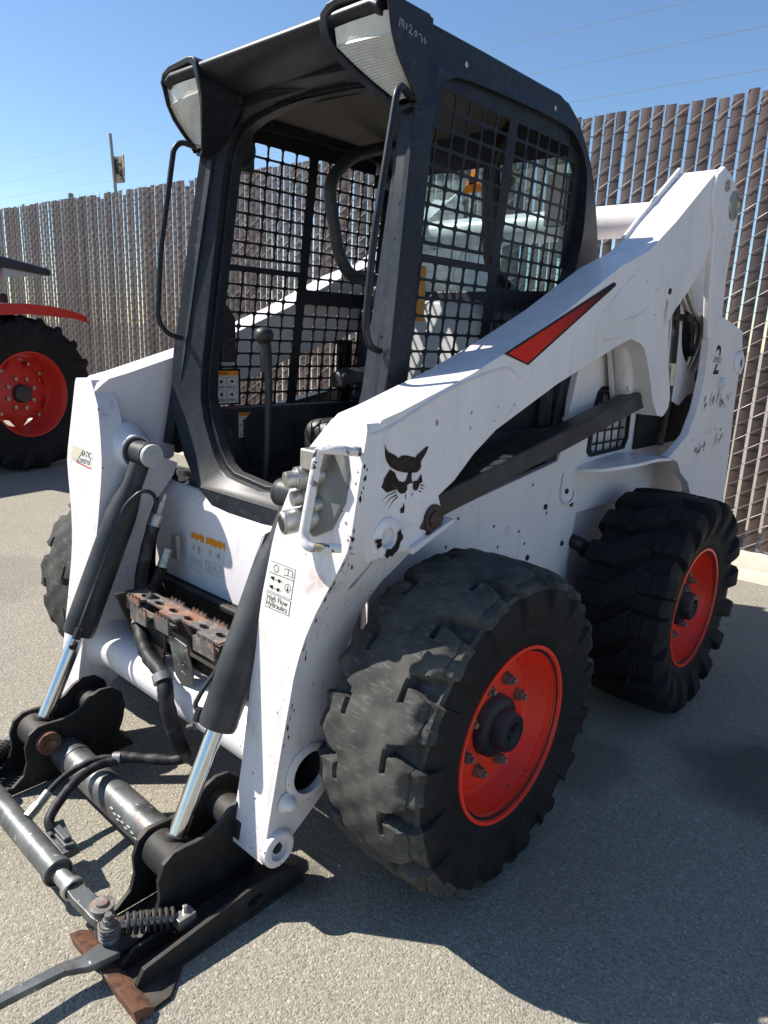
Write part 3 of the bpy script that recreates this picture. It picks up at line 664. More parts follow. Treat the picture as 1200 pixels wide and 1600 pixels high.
# step
q = MB(); yb0, yb1 = -0.415, -0.315
holes = []
for j in range(6):
    cx = -0.19+j*0.075; holes.append([(cx+0.020*cos(a*pi/6), -0.357+0.011*sin(a*pi/6)) for a in range(12)][::-1])
q.prism([[(-0.245, -0.385), (-0.17, -0.385), (-0.165, -0.372), (-0.07, -0.372), (-0.065, -0.390), (0.02, -0.390), (0.025, -0.375), (0.12, -0.375), (0.125, -0.392), (0.225, -0.392), (0.225, -0.325), (-0.245, -0.325)]]+holes, 'z', 0.548, 0.556)
STEP = q.build('step', RUSTST, CHAS, bevel=0.001)
q = MB()
for x0, x1, yf in ((-0.245, -0.17, -0.392), (-0.16, -0.075, -0.425), (-0.06, 0.015, -0.410), (0.13, 0.225, -0.408)):
    q.prism([(x0, 0.512), (x1, 0.512), (x1, 0.553)]+[(x1-(x1-x0)*(i+.5)/8, 0.553+(0.010 if i % 2 == 0 else 0.0)) for i in range(8)]+[(x0, 0.553)], 'y', yf, yf+0.006)
    q.box((x0, yf+0.006, 0.53), (x1, -0.385, 0.536))
for x0 in (-0.11, 0.0, 0.10):
    q.prism([(x0, 0.54), (x0+0.07, 0.54)]+[(x0+0.07-0.07*(i+.5)/7, 0.560+(0.011 if i % 2 == 0 else 0.0)) for i in range(7)], 'y', -0.326, -0.320)
q.build('step_teeth', RUSTST, CHAS, bevel=0.001)
q = MB(); q.prism([(-0.42, 0.56), (-0.31, 0.56), (-0.30, 0.52), (-0.31, 0.36), (-0.33, 0.33), (-0.35, 0.36), (-0.40, 0.50)], 'x', -0.262, -0.246); q.prism([(-0.40, 0.555), (-0.31, 0.555), (-0.31, 0.40), (-0.345, 0.38)], 'x', 0.225, 0.240)
q.prism([(-0.165, 0.52), (-0.02, 0.52), (-0.02, 0.46), (-0.045, 0.38), (-0.07, 0.36), (-0.11, 0.43)], 'y', -0.40, -0.392)
q.box((-0.24, -0.34, 0.44), (0.22, -0.30, 0.545)); q.build('step_bracket', BOB, CHAS, bevel=0.004)
q = MB(); q.prism([[(0.0, 0.515), (0.09, 0.505), (0.115, 0.44), (0.115, 0.40), (0.06, 0.38), (0.03, 0.40)], [(0.07+0.006*cos(a), 0.45+0.006*sin(a)) for a in (0, 1, 2, 3, 4, 5)][::-1]], 'y', -0.402, -0.396); q.build('bracket_plate', GREYS, CHAS, bevel=0.002)
q = MB(); q.cyl((-0.40, -0.30, 0.60), (0.40, -0.30, 0.60), 0.001, 4)
# rear: engine hood and tail door
q = MB(); q.prism([(0.98, 0.80), (0.98, 1.30), (1.15, 1.38), (1.90, 1.36), (2.02, 1.28), (2.05, 0.55), (1.60, 0.45)], 'x', -0.473, 0.473); q.build('engine_cover', WHITE, CHAS, bevel=0.02)

# ---- tail towers and rear links
tower = [(1.455, 0.85), (1.40, 0.90), (1.30, 0.93), (1.35, 0.945), (1.47, 1.0), (1.535, 1.095), (1.56, 1.20), (1.565, 1.25), (1.555, 1.36), (1.565, 1.40), (1.60, 1.44), (1.669, 1.450), (1.80, 1.43), (1.944, 1.403), (1.972, 1.34), (1.985, 1.20), (1.994, 1.072), (2.03, 0.85), (2.059, 0.60), (1.66, 0.60), (1.62, 0.72), (1.55, 0.80)]
for s in (1, -1):
    q = MB(); q.prism(tower, 'x', 0.628, 0.660)
    tw = (q if s > 0 else q.mirror()).build('tail_tower', WHITE, loader, bevel=0.004)
    q = MB(); q.lathe([(0.046, 0), (0.044, 0.012), (0.034, 0.016), (0.030, 0.024), (0.022, 0.024), (0.020, 0.018), (0, 0.018)], 'x', (0.658, 1.925, 1.275), 24); q.prism([(1.90, 1.31), (1.93, 1.325), (1.965, 1.30), (1.98, 1.262), (1.955, 1.225), (1.93, 1.235)], 'x', 0.664, 0.676)
    (q if s > 0 else q.mirror()).build('pivot_boss', WHITE, tw, bevel=0.002)
    # inner tower plate with a deep U notch, a hand hole and an arched foot
    q = MB(); notch = [(1.65+0.155*cos(a*pi/12), 1.455-0.195*abs(sin(a*pi/12))**0.8) for a in range(13)]
    sm = [(1.735+0.027*cos(a*pi/6), 1.215+0.030*sin(a*pi/6)) for a in range(12)]
    q.prism([[(1.38, 1.18), (1.38, 1.46)]+notch[::-1]+[(1.93, 1.46), (1.93, 1.05), (1.86, 1.12), (1.75, 1.15), (1.66, 1.14), (1.58, 1.10), (1.50, 1.12)], sm[::-1]], 'x', 0.560, 0.570)
    (q if s > 0 else q.mirror()).build('inner_tower_plate', WHITE, tw, bevel=0.002)
    q = MB(); q.box((0.502, 1.335, 0.935), (0.512, 1.98, 1.52)); (q if s > 0 else q.mirror()).build('tower_shade_sheet', SHADE_BLACK, tw)  # thin black sheet over the side panel, painted shade of the tower's hollow
    q = MB(); q.prism([(1.50, 1.44), (1.48, 1.62), (1.58, 1.80), (1.66, 1.90), (1.78, 1.88), (1.86, 1.70), (1.93, 1.50), (1.85, 1.46)], 'x', 0.530, 0.540); (q if s > 0 else q.mirror()).build('link_web', WHITE_LOW, tw, bevel=0.002)
    if s > 0:
        lk = [(1.39, 1.80), (1.375, 1.86), (1.40, 1.92), (1.46, 1.955), (1.53, 1.945), (1.61, 1.91), (1.66, 1.87), (1.672, 1.80), (1.655, 1.70), (1.648, 1.60), (1.668, 1.45), (1.68, 1.36), (1.55, 1.36), (1.515, 1.45), (1.475, 1.58), (1.455, 1.70), (1.43, 1.77)]
    q = MB(); q.prism(lk, 'x', 0.632, 0.6575)
    rl = (q if s > 0 else q.mirror()).build('rear_link', WHITE, loader, bevel=0.008, seg=3)
    q = MB(); q.lathe([(0.052, 0.0), (0.050, 0.006), (0.040, 0.008), (0.038, 0.002), (0, 0.002)], 'x', (0.6575, 1.60, 1.845), 28); q.lathe([(0.020, 0.0), (0.019, 0.006), (0.012, 0.007), (0.010, 0.004), (0, 0.004)], 'x', (0.6575, 1.50, 1.897), 18)
    (q if s > 0 else q.mirror()).build('link_pin', STEEL, rl)
    # hoses in the tower
    for dx, dy in ((0, 0), (0.014, 0.025), (0.005, 0.055)):
        q = MB(); q.tube(smoothpath([(0.585+dx, 1.34+dy, 1.58), (0.60+dx, 1.40+dy, 1.49), (0.60+dx, 1.48+dy, 1.45), (0.59+dx, 1.58+dy, 1.41), (0.580+dx, 1.61+dy, 1.33), (0.555, 1.62+dy, 1.22)]), 0.011, 8)
        (q if s > 0 else q.mirror()).build('tower_hose', STEEL, tw, smooth=60)
    q = MB(); q.tube(smoothpath([(0.60, 1.33, 1.48), (0.605, 1.345, 1.36), (0.605, 1.36, 1.22), (0.60, 1.37, 1.10), (0.59, 1.38, 0.96)]), 0.014, 8); (q if s > 0 else q.mirror()).build('hose', HOSE, tw, smooth=60)
    q = MB(); q.tube(smoothpath([(0.60, 1.42, 1.48), (0.595, 1.52, 1.40), (0.58, 1.60, 1.30)]), 0.011, 8); (q if s > 0 else q.mirror()).build('hose', HOSE, tw, smooth=60)
    q = MB(); q.box((0.575, 1.44, 1.425), (0.61, 1.66, 1.450)); q.cyl((0.60, 1.64, 1.435), (0.63, 1.64, 1.435), 0.024, 12); (q if s > 0 else q.mirror()).build('hose_clamp_bar', BOB, tw, bevel=0.003)
    q = MB(); q.cyl((0.605, 1.352, 1.27), (0.604, 1.362, 1.19), 0.017, 10); (q if s > 0 else q.mirror()).build('hose_ferrule', STEEL, tw)

# ---- control links (black bars)
for s in (1, -1):
    q = MB(); L = 0
    rows = []
    for yy, zz in ((-0.03, 0.925), (0.02, 0.935), (1.09, 1.135), (1.16, 1.148)):
        rows.append([(0.545, yy+0.010, zz-0.030), (0.605, yy+0.010, zz-0.030), (0.605, yy-0.010, zz+0.030), (0.545, yy-0.010, zz+0.030)])
    q.loft(rows); cl = (q if s > 0 else q.mirror()).build('control_link', CYL, loader, bevel=0.006)
    q = MB(); q.cyl((0.53, 1.17, 1.135), (0.62, 1.17, 1.135), 0.028, 18); q.cyl((0.62, 1.17, 1.135), (0.632, 1.17, 1.135), 0.014, 10); (q if s > 0 else q.mirror()).build('link_bushing', BOB, cl, bevel=0.003)

# ---- lift arms
boom = [(-0.300, 1.150), (-0.274, 1.161), (-0.215, 1.176), (-0.11, 1.208), (0.029, 1.250), (0.225, 1.322), (0.449, 1.413), (0.743, 1.553), (0.93, 1.617), (1.003, 1.650), (1.136, 1.742), (1.431, 1.942), (1.470, 1.945), (1.50, 1.92), (1.505, 1.86), (1.50, 1.80), (1.485, 1.73), (1.459, 1.690), (1.40, 1.605), (1.307, 1.522), (1.21, 1.455), (1.168, 1.415), (1.180, 1.35), (1.203, 1.289), (1.25, 1.20), (1.272, 1.150), (1.268, 1.112), (1.235, 1.086), (1.18, 1.088), (1.125, 1.135), (1.07, 1.22), (1.021, 1.288), (0.99, 1.318), (0.956, 1.335), (0.877, 1.347), (0.79, 1.326), (0.729, 1.306), (0.436, 1.217), (0.149, 1.110), (0.06, 1.058), (-0.012, 1.001), (-0.070, 0.972), (-0.052, 0.93), (-0.055, 0.895), (-0.10, 0.875), (-0.18, 0.86), (-0.30, 0.86), (-0.325, 0.93), (-0.325, 1.12)]
T_IN = [(1.16, 0.545), (1.143, 0.531), (1.085, 0.482), (0.994, 0.442), (0.918, 0.416), (0.857, 0.407), (0.735, 0.398), (0.555, 0.400), (0.33, 0.411), (0.10, 0.408)]
T_OUT = [(1.16, 0.640), (1.145, 0.6465), (0.93, 0.6475), (0.893, 0.643), (0.85, 0.626), (0.806, 0.606), (0.745, 0.579), (0.685, 0.559), (0.64, 0.549), (0.589, 0.542), (0.414, 0.536), (0.16, 0.530), (0.10, 0.530)]
T_BACK = [(1.16, -0.26), (0.96, -0.27), (0.90, -0.10), (0.86, -0.12), (0.815, -0.16), (0.77, -0.205), (0.70, -0.235), (0.65, -0.245), (0.565, -0.27), (0.49, -0.265), (0.40, -0.25), (0.30, -0.265), (0.25, -0.30), (0.215, -0.345), (0.163, -0.42), (0.135, -0.465)]
def AF(z): return -0.32-0.175*(1.143-z)
def make_arm(s):
    bm = bmesh.new(); N = len(boom)
    vo = [bm.verts.new((0.6455, y, z)) for y, z in boom]; vi = [bm.verts.new((0.512, y, z)) for y, z in boom]
    bm.faces.new(vo); bm.faces.new(vi[::-1])
    for i in range(N):
        j = (i+1) % N; bm.faces.new((vo[j], vo[i], vi[i], vi[j]))
    bm.verts.ensure_lookup_table()
    es = [e for e in bm.edges if (lambda a, b: (a in set(vo[:10]) and b in set(vo[:10])) or (a in set(vi[:10]) and b in set(vi[:10])))(*e.verts)]
    bmesh.ops.bevel(bm, geom=es, offset=0.042, segments=6, profile=0.5, affect='EDGES', clamp_overlap=False)
    bmesh.ops.recalc_face_normals(bm, faces=bm.faces)
    if s < 0:
        for v in bm.verts: v.co.x = -v.co.x
        bmesh.ops.reverse_faces(bm, faces=bm.faces)
    me = bpy.data.meshes.new('lift_arm'); bm.to_mesh(me); bm.free(); me.materials.append(WHITE)
    me.shade_smooth(); me.set_sharp_from_angle(angle=radians(32))
    arm = bpy.data.objects.new('lift_arm', me); COL.objects.link(arm); arm.parent = loader
    add_bevel(arm, 0.003)
    c = MB()
    for y, z, r in ((-0.091, 1.144, 0.0065), (0.04, 1.159, 0.004), (0.039, 1.123, 0.004), (-0.305, 1.076, 0.0075)):
        c.cyl((0.62, y, z), (0.66, y, z), r, 14)
    c.cyl((0.60, -0.250, 0.905), (0.68, -0.250, 0.905), 0.0225, 24)
    cut(arm, c if s > 0 else c.mirror())
    # lower leg with the flat folded front face
    q = MB(); zs = [1.155, 1.143, 1.11, 1.085, 1.04, 0.994, 0.955, 0.93, 0.893, 0.857, 0.83, 0.806, 0.775, 0.745, 0.715, 0.685, 0.64, 0.589, 0.53, 0.47, 0.414, 0.35, 0.30, 0.25, 0.215, 0.18, 0.163, 0.145]
    rows = []
    for z in zs:
        xi, xo = lerp_tab(T_IN, z), lerp_tab(T_OUT, z); yf = AF(z); yb = max(lerp_tab(T_BACK, z), yf+0.02)
        rows.append([(xi, yf, z), (xo, yf, z), (xo, yb, z), (xi, yb, z)])
    q.loft(rows); leg = (q if s > 0 else q.mirror()).build('arm_leg', WHITE_LOW, arm, bevel=0.004, smooth=28)
    c = MB(); c.cyl((0.424, -0.362, 0.330), (0.60, -0.362, 0.330), 0.052, 32); c.cyl((0.50, -0.457, 0.172), (0.58, -0.457, 0.172), 0.022, 20)
    P4 = [(-0.288, 0.822), (-0.268, 0.850), (-0.262, 0.845), (-0.292, 0.795), (-0.312, 0.780), (-0.310, 0.795)]
    c.prism(P4, 'x', 0.56, 0.70)
    cut(leg, c if s > 0 else c.mirror())
    # bosses and pins
    q = MB(); q.lathe([(0.070, 0.0), (0.069, 0.006), (0.060, 0.009), (0.0525, 0.009), (0.052, 0.0), (0.052, -0.03)], 'x', (0.536, -0.362, 0.330), 36)
    q.lathe([(0.044, 0.0), (0.043, 0.016), (0.038, 0.019), (0.026, 0.019), (0.025, 0.004), (0.0, 0.004)], 'x', (0.530, -0.457, 0.172), 28)
    q.lathe([(0.026, 0.0), (0.025, 0.004), (0.018, 0.010), (0.013, 0.022), (0.006, 0.026), (0, 0.026)], 'x', (0.535, -0.428, 0.278), 20)
    q.lathe([(0.047, 0.0), (0.045, 0.006), (0.038, 0.010), (0.026, 0.011), (0.0228, 0.008), (0.0225, -0.02)], 'x', (0.6455, -0.250, 0.905), 32)
    q.lathe([(0.030, 0), (0.028, 0.005), (0.012, 0.006), (0.010, 0.003), (0, 0.003)], 'x', (0.6455, 1.121, 1.509), 18)
    q.lathe([(0.022, 0), (0.020, 0.003), (0.010, 0.0035), (0.008, 0.002), (0, 0.002)], 'x', (0.6455, 1.207, 1.105), 16)
    (q if s > 0 else q.mirror()).build('pin_boss', WHITE, arm, smooth=30)
    q = MB(); q.cyl((0.52, -0.457, 0.172), (0.54, -0.457, 0.172), 0.014, 6); q.lathe([(0.0115, 0.0062), (0.0105, 0.009), (0, 0.009)], 'x', (0.6455, 1.121, 1.509), 6)
    (q if s > 0 else q.mirror()).build('pin_bolt', BOB, arm)
    q = MB(); q.cyl((0.425, -0.362, 0.33), (0.432, -0.362, 0.33), 0.051, 28); q.lathe([(0.0515, 0.0), (0.0515, 0.095)], 'x', (0.432, -0.362, 0.33), 28); (q if s > 0 else q.mirror()).build('tube_bore_shade', SHADE_BLACK, arm)  # black end disc and lining: shade inside the bore put into the colour
    # pivot of the control link, bare rusty paint
    q = MB(); q.cyl((0.60, -0.088, 0.921), (0.652, -0.088, 0.921), 0.034, 28); q.cyl((0.652, -0.088, 0.921), (0.657, -0.088, 0.921), 0.020, 20); q.cyl((0.640, -0.105, 0.885), (0.655, -0.105, 0.885), 0.008, 8)
    q.prism([(-0.136, 0.905), (-0.098, 0.955), (-0.075, 0.952), (-0.06, 0.92), (-0.10, 0.89)], 'x', 0.6465, 0.649)
    (q if s > 0 else q.mirror()).build('link_pivot', pmat('bare_brown_primer', CH, 0.55, layers=[dict(c=(0.08, 0.035, 0.028), s=30, lo=0.45, hi=0.7)]) if s > 0 else BOB, arm, bevel=0.002)
    q = MB(); q.prism([(-0.17, 0.868), (-0.05, 0.905), (-0.02, 0.912), (-0.02, 0.902), (-0.05, 0.893), (-0.17, 0.852)], 'x', 0.56, 0.660); (q if s > 0 else q.mirror()).build('lower_flange', WHITE, arm, bevel=0.002)
    # pressed ribs on the outer plate
    for nm, L in (('pressed_rib', [(-0.31, 1.133), (-0.237, 1.15), (-0.06, 1.215), (0.112, 1.256), (0.188, 1.26), (0.232, 1.232), (0.235, 1.183), (0.19, 1.142)]), ('pressed_rib', [(0.877, 1.559), (0.798, 1.511), (0.674, 1.427), (0.653, 1.397), (0.664, 1.358), (0.69, 1.340), (0.732, 1.343), (0.83, 1.356)]), ('pressed_rib', [(0.931, 1.527), (0.97, 1.516), (0.987, 1.478), (0.971, 1.452), (0.91, 1.423), (0.794, 1.401)])):
        q = MB(); q.tube(smoothpath([(0.6452, y, z) for y, z in L], 5), 0.0035, 6); (q if s > 0 else q.mirror()).build(nm, WHITE, arm, smooth=60)
    # hollow curve behind the rear leg of the arm
    q = MB(); q.prism([(0.98, 1.322), (1.02, 1.29), (1.07, 1.22), (1.13, 1.13), (1.16, 1.08), (1.08, 1.08), (1.03, 1.19)], 'x', 0.518, 0.530); (q if s > 0 else q.mirror()).build('inner_arm_web', WHITE_LOW, arm)
    q = MB(); q.cyl((0.56, 1.00, 1.36), (0.55, 1.12, 1.10), 0.035, 14, 0.03); (q if s > 0 else q.mirror()).build('lift_cylinder', WHITE_LOW, arm)
    # white cover over the rear part of the arm's top
    q = MB(); q.tube([(0.512, 1.02, 1.665), (0.508, 1.14, 1.75), (0.506, 1.43, 1.953)], 0.010, 6); (q if s > 0 else q.mirror()).build('weld_seam', WHITE_LOW, arm)
    return arm
ARM = make_arm(1); ARM2 = make_arm(-1)
ARM['label'] = 'lift arm with wildcat head emblem and red stripe'
# decals on the near arm
def onarm(d): return lambda u, v: (0.6465+d, u, v)
q = MB()
brow = [[-0.267,1.112],[-0.261,1.1],[-0.253,1.092],[-0.249,1.091],[-0.228,1.082],[-0.224,1.078],[-0.218,1.077],[-0.21,1.081],[-0.195,1.08],[-0.179,1.076],[-0.172,1.074],[-0.164,1.072],[-0.157,1.078],[-0.126,1.094],[-0.12,1.091],[-0.128,1.078],[-0.145,1.06],[-0.142,1.05],[-0.147,1.043],[-0.155,1.038],[-0.166,1.038],[-0.18,1.04],[-0.203,1.043],[-0.226,1.05],[-0.245,1.059],[-0.258,1.073],[-0.265,1.089]]
face = [[-0.246,1.055],[-0.229,1.045],[-0.225,1.036],[-0.216,1.026],[-0.202,1.021],[-0.192,1.024],[-0.187,1.038],[-0.186,1.042],[-0.174,1.041],[-0.174,1.027],[-0.169,1.015],[-0.179,1.016],[-0.188,1.012],[-0.186,1.003],[-0.194,0.996],[-0.206,0.996],[-0.215,1.001],[-0.221,1.008],[-0.253,1.005],[-0.272,1.019],[-0.263,1.037]]
cheek = [[-0.14,1.033],[-0.135,1.013],[-0.144,1.011],[-0.151,0.997],[-0.161,0.997],[-0.167,1.003],[-0.167,1.019],[-0.152,1.019],[-0.146,1.026]]
chin = [[-0.197,0.975],[-0.192,0.964],[-0.194,0.951],[-0.205,0.952],[-0.206,0.963],[-0.198,0.966]]
for L in (brow, face, cheek, chin): q.flat([tuple(a) for a in L], onarm(0.0006))
def stroke(q, L, w0, w1, fn):
    L = [Vector((a[0], a[1])) for a in L]; n = len(L); left = []; right = []
    for i in range(n):
        d = (L[min(i+1, n-1)]-L[max(i-1, 0)]).normalized(); nn = Vector((-d.y, d.x)); ww = (w0+(w1-w0)*i/(n-1))/2
        left.append(L[i]+nn*ww); right.append(L[i]-nn*ww)
    q.flat([tuple(a) for a in left]+[tuple(a) for a in right[::-1]], fn)
for L in ([(-0.267,0.989),(-0.248,0.999),(-0.224,1.003)],[(-0.258,0.976),(-0.242,0.991),(-0.22,0.996)],[(-0.246,0.968),(-0.233,0.982),(-0.217,0.992)]): stroke(q, L, 0.0006, 0.003, onarm(0.0006))
for L in ([(-0.141,1.008),(-0.126,1.003)],[(-0.141,1.001),(-0.129,0.996)],[(-0.146,0.995),(-0.136,0.99)],[(-0.191,0.993),(-0.19,0.982)],[(-0.167,0.993),(-0.169,0.985)]): stroke(q, L, 0.003, 0.0014, onarm(0.0006))
q.build('emblem', D_BLACK, ARM, smooth=0, fixn=False, label='dark wildcat head emblem')
q = MB(); q.mi = 0; q.flat([(0.153,1.297),(0.703,1.505),(0.723,1.505),(0.722,1.497),(0.271,1.269)], onarm(0.0005)); q.mi = 1; q.flat([(0.172,1.2975),(0.253,1.3275),(0.700,1.4965),(0.708,1.4965),(0.266,1.2745)], onarm(0.001)); q.build('stripe_decal', [D_BLACK, STRIPE], ARM, smooth=0, fixn=False, label='red stripe decal fading to black')
# chipped bare patches beside the pivot ring
q = MB()
for cy, cz, rr, a0, a1 in ((-0.250, 0.905, 0.036, -1.9, 0.35), (-0.250, 0.905, 0.038, 3.0, 3.6)):
    n = 12; pg = [(cy+(rr+0.010*rnd.random())*cos(a0+(a1-a0)*i/n), cz+(rr+0.010*rnd.random())*sin(a0+(a1-a0)*i/n)) for i in range(n+1)]+[(cy+(rr-0.010-0.004*rnd.random())*cos(a0+(a1-a0)*i/n), cz+(rr-0.010-0.004*rnd.random())*sin(a0+(a1-a0)*i/n)) for i in range(n, -1, -1)]
    q.flat(pg, lambda u, v: (0.6585, u, v))
for i in range(18):
    z = rnd.uniform(0.86, 1.08); y = AF(z)+0.004+rnd.expovariate(160); r = rnd.uniform(0.002, 0.0055)
    q.flat([(y+r*rnd.uniform(.5, 1)*cos(a*.9), z+1.8*r*rnd.uniform(.5, 1)*sin(a*.9)) for a in range(7)], onarm(0.0007 if z > 0.94 else 0.002))
cl_ = [0.88, 0.85, 0.80, 0.77, 0.66, 0.52, 0.47, 0.33]
for i in range(64):
    z = min(0.92, max(0.2, rnd.choice(cl_)+rnd.gauss(0, 0.022))); r = rnd.choice((0.0008, 0.001, 0.0013, 0.002, 0.0034))*rnd.uniform(.7, 1.2); y = AF(z)+0.0045+rnd.expovariate(300); xo = lerp_tab(T_OUT, z)+0.0012
    q.flat([(y+r*rnd.uniform(.4, 1)*cos(a*.9), z+2.6*r*rnd.uniform(.4, 1)*sin(a*.9)) for a in range(7)], lambda u, v: (lerp_tab(T_OUT, v)+0.0014, u, v))
q.build('paint_chips', D_BLACK, ARM, smooth=0, fixn=False, kind='stuff')
q = MB()
for cy, cz, L_, n_ in ((1.121, 1.485, 0.10, 5), (0.70, 1.335, 0.0, 0), (-0.25, 0.862, 0.05, 4), (1.21, 1.085, 0.0, 0)):
    for i in range(n_):
        y = cy+rnd.uniform(-0.014, 0.014); z1 = cz+rnd.uniform(-.01, .004); ln = L_*rnd.uniform(.3, 1); ww = rnd.uniform(.0012, .004)
        stroke(q, [(y, z1), (y+rnd.uniform(-.003, .003), z1-ln*.5), (y+rnd.uniform(-.004, .004), z1-ln)], ww, ww*.2, onarm(0.0005 if cz > 0.9 else 0.0025))
q.build('rust_runs', pmat('rust_stain', (0.42, 0.27, 0.20), 0.7, layers=[dict(c=(0.70, 0.62, 0.60), s=60, lo=0.4, hi=0.6)]), ARM, smooth=0, fixn=False, kind='stuff')
# labels on the folded front faces
def onface(x0, z0): return lambda u, v, d: (x0+u, AF(z0+v)-d, z0+v)
q = MB(); f = onface(0.413, 0.716)
q.mi = 1; q.flat([(0, 0), (0.085, 0), (0.085, 0.034), (0, 0.034)], lambda u, v: f(u, v, 0.0006)); q.mi = 0; q.flat([(0.0012, 0.0012), (0.0838, 0.0012), (0.0838, 0.0328), (0.0012, 0.0328)], lambda u, v: f(u, v, 0.001))
q.mi = 1; q.text('High Flow', 0.0175, lambda u, v: f(u+0.004, v+0.0185, 0.0015)); q.text('Hydraulics', 0.0175, lambda u, v: f(u+0.0035, v+0.0050, 0.0015))
q.build('high_flow_label', [D_WHITE, D_BLACK], ARM, smooth=0, fixn=False, label='white label lettered High Flow Hydraulics')
q = MB(); f = onface(0.413, 0.753); W_, H_ = 0.085, 0.068
q.mi = 1; q.flat([(0, 0), (W_, 0), (W_, H_), (0, H_)], lambda u, v: f(u, v, 0.0006)); q.mi = 0; q.flat([(0.001, 0.001), (W_-.001, 0.001), (W_-.001, H_-.001), (0.001, H_-.001)], lambda u, v: f(u, v, 0.001)); q.mi = 1
q.flat([(0.001, 0.042), (W_, 0.042), (W_, 0.043), (0.001, 0.043)], lambda u, v: f(u, v, 0.0015))
def ring(q, cx, cy, r, t, n, fn):
    o = [(cx+r*cos(2*pi*i/n), cy+r*sin(2*pi*i/n)) for i in range(n)]; ii = [(cx+(r-t)*cos(2*pi*i/n), cy+(r-t)*sin(2*pi*i/n)) for i in range(n)]
    for i in range(n): j = (i+1) % n; q.flat([o[i], o[j], ii[j], ii[i]], fn)
fn5 = lambda u, v: f(u, v, 0.0015)
ring(q, 0.022, 0.055, 0.009, 0.0014, 8, fn5); ring(q, 0.069, 0.022, 0.010, 0.001, 16, fn5); q.flat([(0.068, 0.016), (0.070, 0.016), (0.070, 0.028), (0.068, 0.028)], fn5); q.flat([(0.064, 0.020), (0.074, 0.020), (0.069, 0.014)], fn5)
for a in ([(0.050, 0.047), (0.064, 0.049), (0.064, 0.064), (0.050, 0.062)], [(0.065, 0.049), (0.079, 0.047), (0.079, 0.062), (0.065, 0.064)]):
    q.flat(a, fn5)
q.mi = 0
for a in ([(0.0512, 0.0484), (0.0632, 0.0502), (0.0632, 0.0626), (0.0512, 0.0608)], [(0.0658, 0.0502), (0.0778, 0.0484), (0.0778, 0.0608), (0.0658, 0.0626)]): q.flat(a, lambda u, v: f(u, v, 0.002))
q.mi = 1
for yy in (0.010, 0.030):
    q.flat([(0.008, yy), (0.020, yy-.004), (0.020, yy+.006), (0.008, yy+.004)], fn5); q.flat([(0.022, yy), (0.050, yy), (0.050, yy+.0012), (0.022, yy+.0012)], fn5); q.flat([(0.034, yy-.003), (0.042, yy-.003), (0.042, yy+.004), (0.034, yy+.004)], fn5)
q.build('pictogram_label', [D_WHITE, D_BLACK], ARM, smooth=0, fixn=False, label='white label with hydraulic pictograms')
q = MB(); f = onface(-0.612, 0.893)
q.mi = 0; q.flat([(0.0, 0.010), (0.135, 0.0), (0.135, 0.046), (0, 0.05)], lambda u, v: f(u, v, 0.0006)); q.mi = 1; q.text('MATIC', 0.026, lambda u, v: f(u+0.052, v+0.028, 0.0012)); q.text('Control', 0.030, lambda u, v: f(u+0.036, v+0.007, 0.0012), sx=0.92)
q.mi = 2; q.flat([(0.03, 0.004), (0.135, -0.003), (0.135, 0.0), (0.03, 0.007)], lambda u, v: f(u, v, 0.0014))
q.mi = 3; q.flat([(-0.005, 0.012), (0.040, 0.010), (0.075, 0.050), (0.0, 0.054)], lambda u, v: f(u, v, 0.0022))
q.build('control_label', [D_WHITE, D_BLACK, D_RED, D_TAN], ARM2, smooth=0, fixn=False, label='white Control label half covered by tan tape')
# tower decals
q = MB(); ft = lambda u, v: (0.6612, 1.635+u, 1.228+v)
q.mi = 0; q.text('2', 0.165, lambda u, v: (0.6612, 1.638+u*0.92, 1.229+v)); q.mi = 1; q.flat([(1.63, 1.272), (1.735, 1.269), (1.737, 1.300), (1.632, 1.303)], lambda u, v: (0.6616, u, v)); q.mi = 0; q.text('SPEED', 0.030, lambda u, v: (0.6622, 1.635+u*1.02, 1.276+v-0.02*u))
q.build('speed_decal', [D_BLACK, WHITE], [o for o in loader.children if o.name.startswith('tail_tower')][0], smooth=0, fixn=False, label='bold black numeral two with SPEED lettering')
TW1 = [o for o in loader.children if o.name.startswith('tail_tower')][0]
q = MB()
for i in range(7):
    z = 1.215-i*0.013; q.flat([(1.735+rnd.uniform(-.01, .01), z), (1.795+rnd.uniform(-.015, .01), z-.002), (1.795+rnd.uniform(-.02, .01), z-.011), (1.735+rnd.uniform(-.01, .01), z-.010)], lambda u, v: (0.6612, u, v))
q.build('blue_sticker', D_BLUE, TW1, smooth=0, fixn=False, label='torn light blue sticker')
q = MB()
for y0, y1, z0, h, m_, n in ((1.58, 1.90, 1.085, 0.075, 1, 26), (1.55, 1.87, 0.985, 0.03, 0, 12), (1.55, 1.68, 0.905, 0.07, 1, 16), (1.78, 1.89, 0.925, 0.07, 0, 12)):
    for i in range(n):
        y = rnd.uniform(y0, y1); z = z0+rnd.uniform(0, h*0.6); L_ = rnd.uniform(.25, 1)*h*0.5; ww = rnd.uniform(.004, .012); q.mi = m_ if rnd.random() < .7 else 0
        q.flat([(y, z), (y+ww, z), (y+ww+L_*.28, z+L_), (y+L_*.25, z+L_*.9)], lambda u, v: (0.6612, u, v))
q.build('ghost_lettering', [D_GREY, D_DARK], TW1, smooth=0, fixn=False, kind='stuff', label='peeled remains of model lettering')
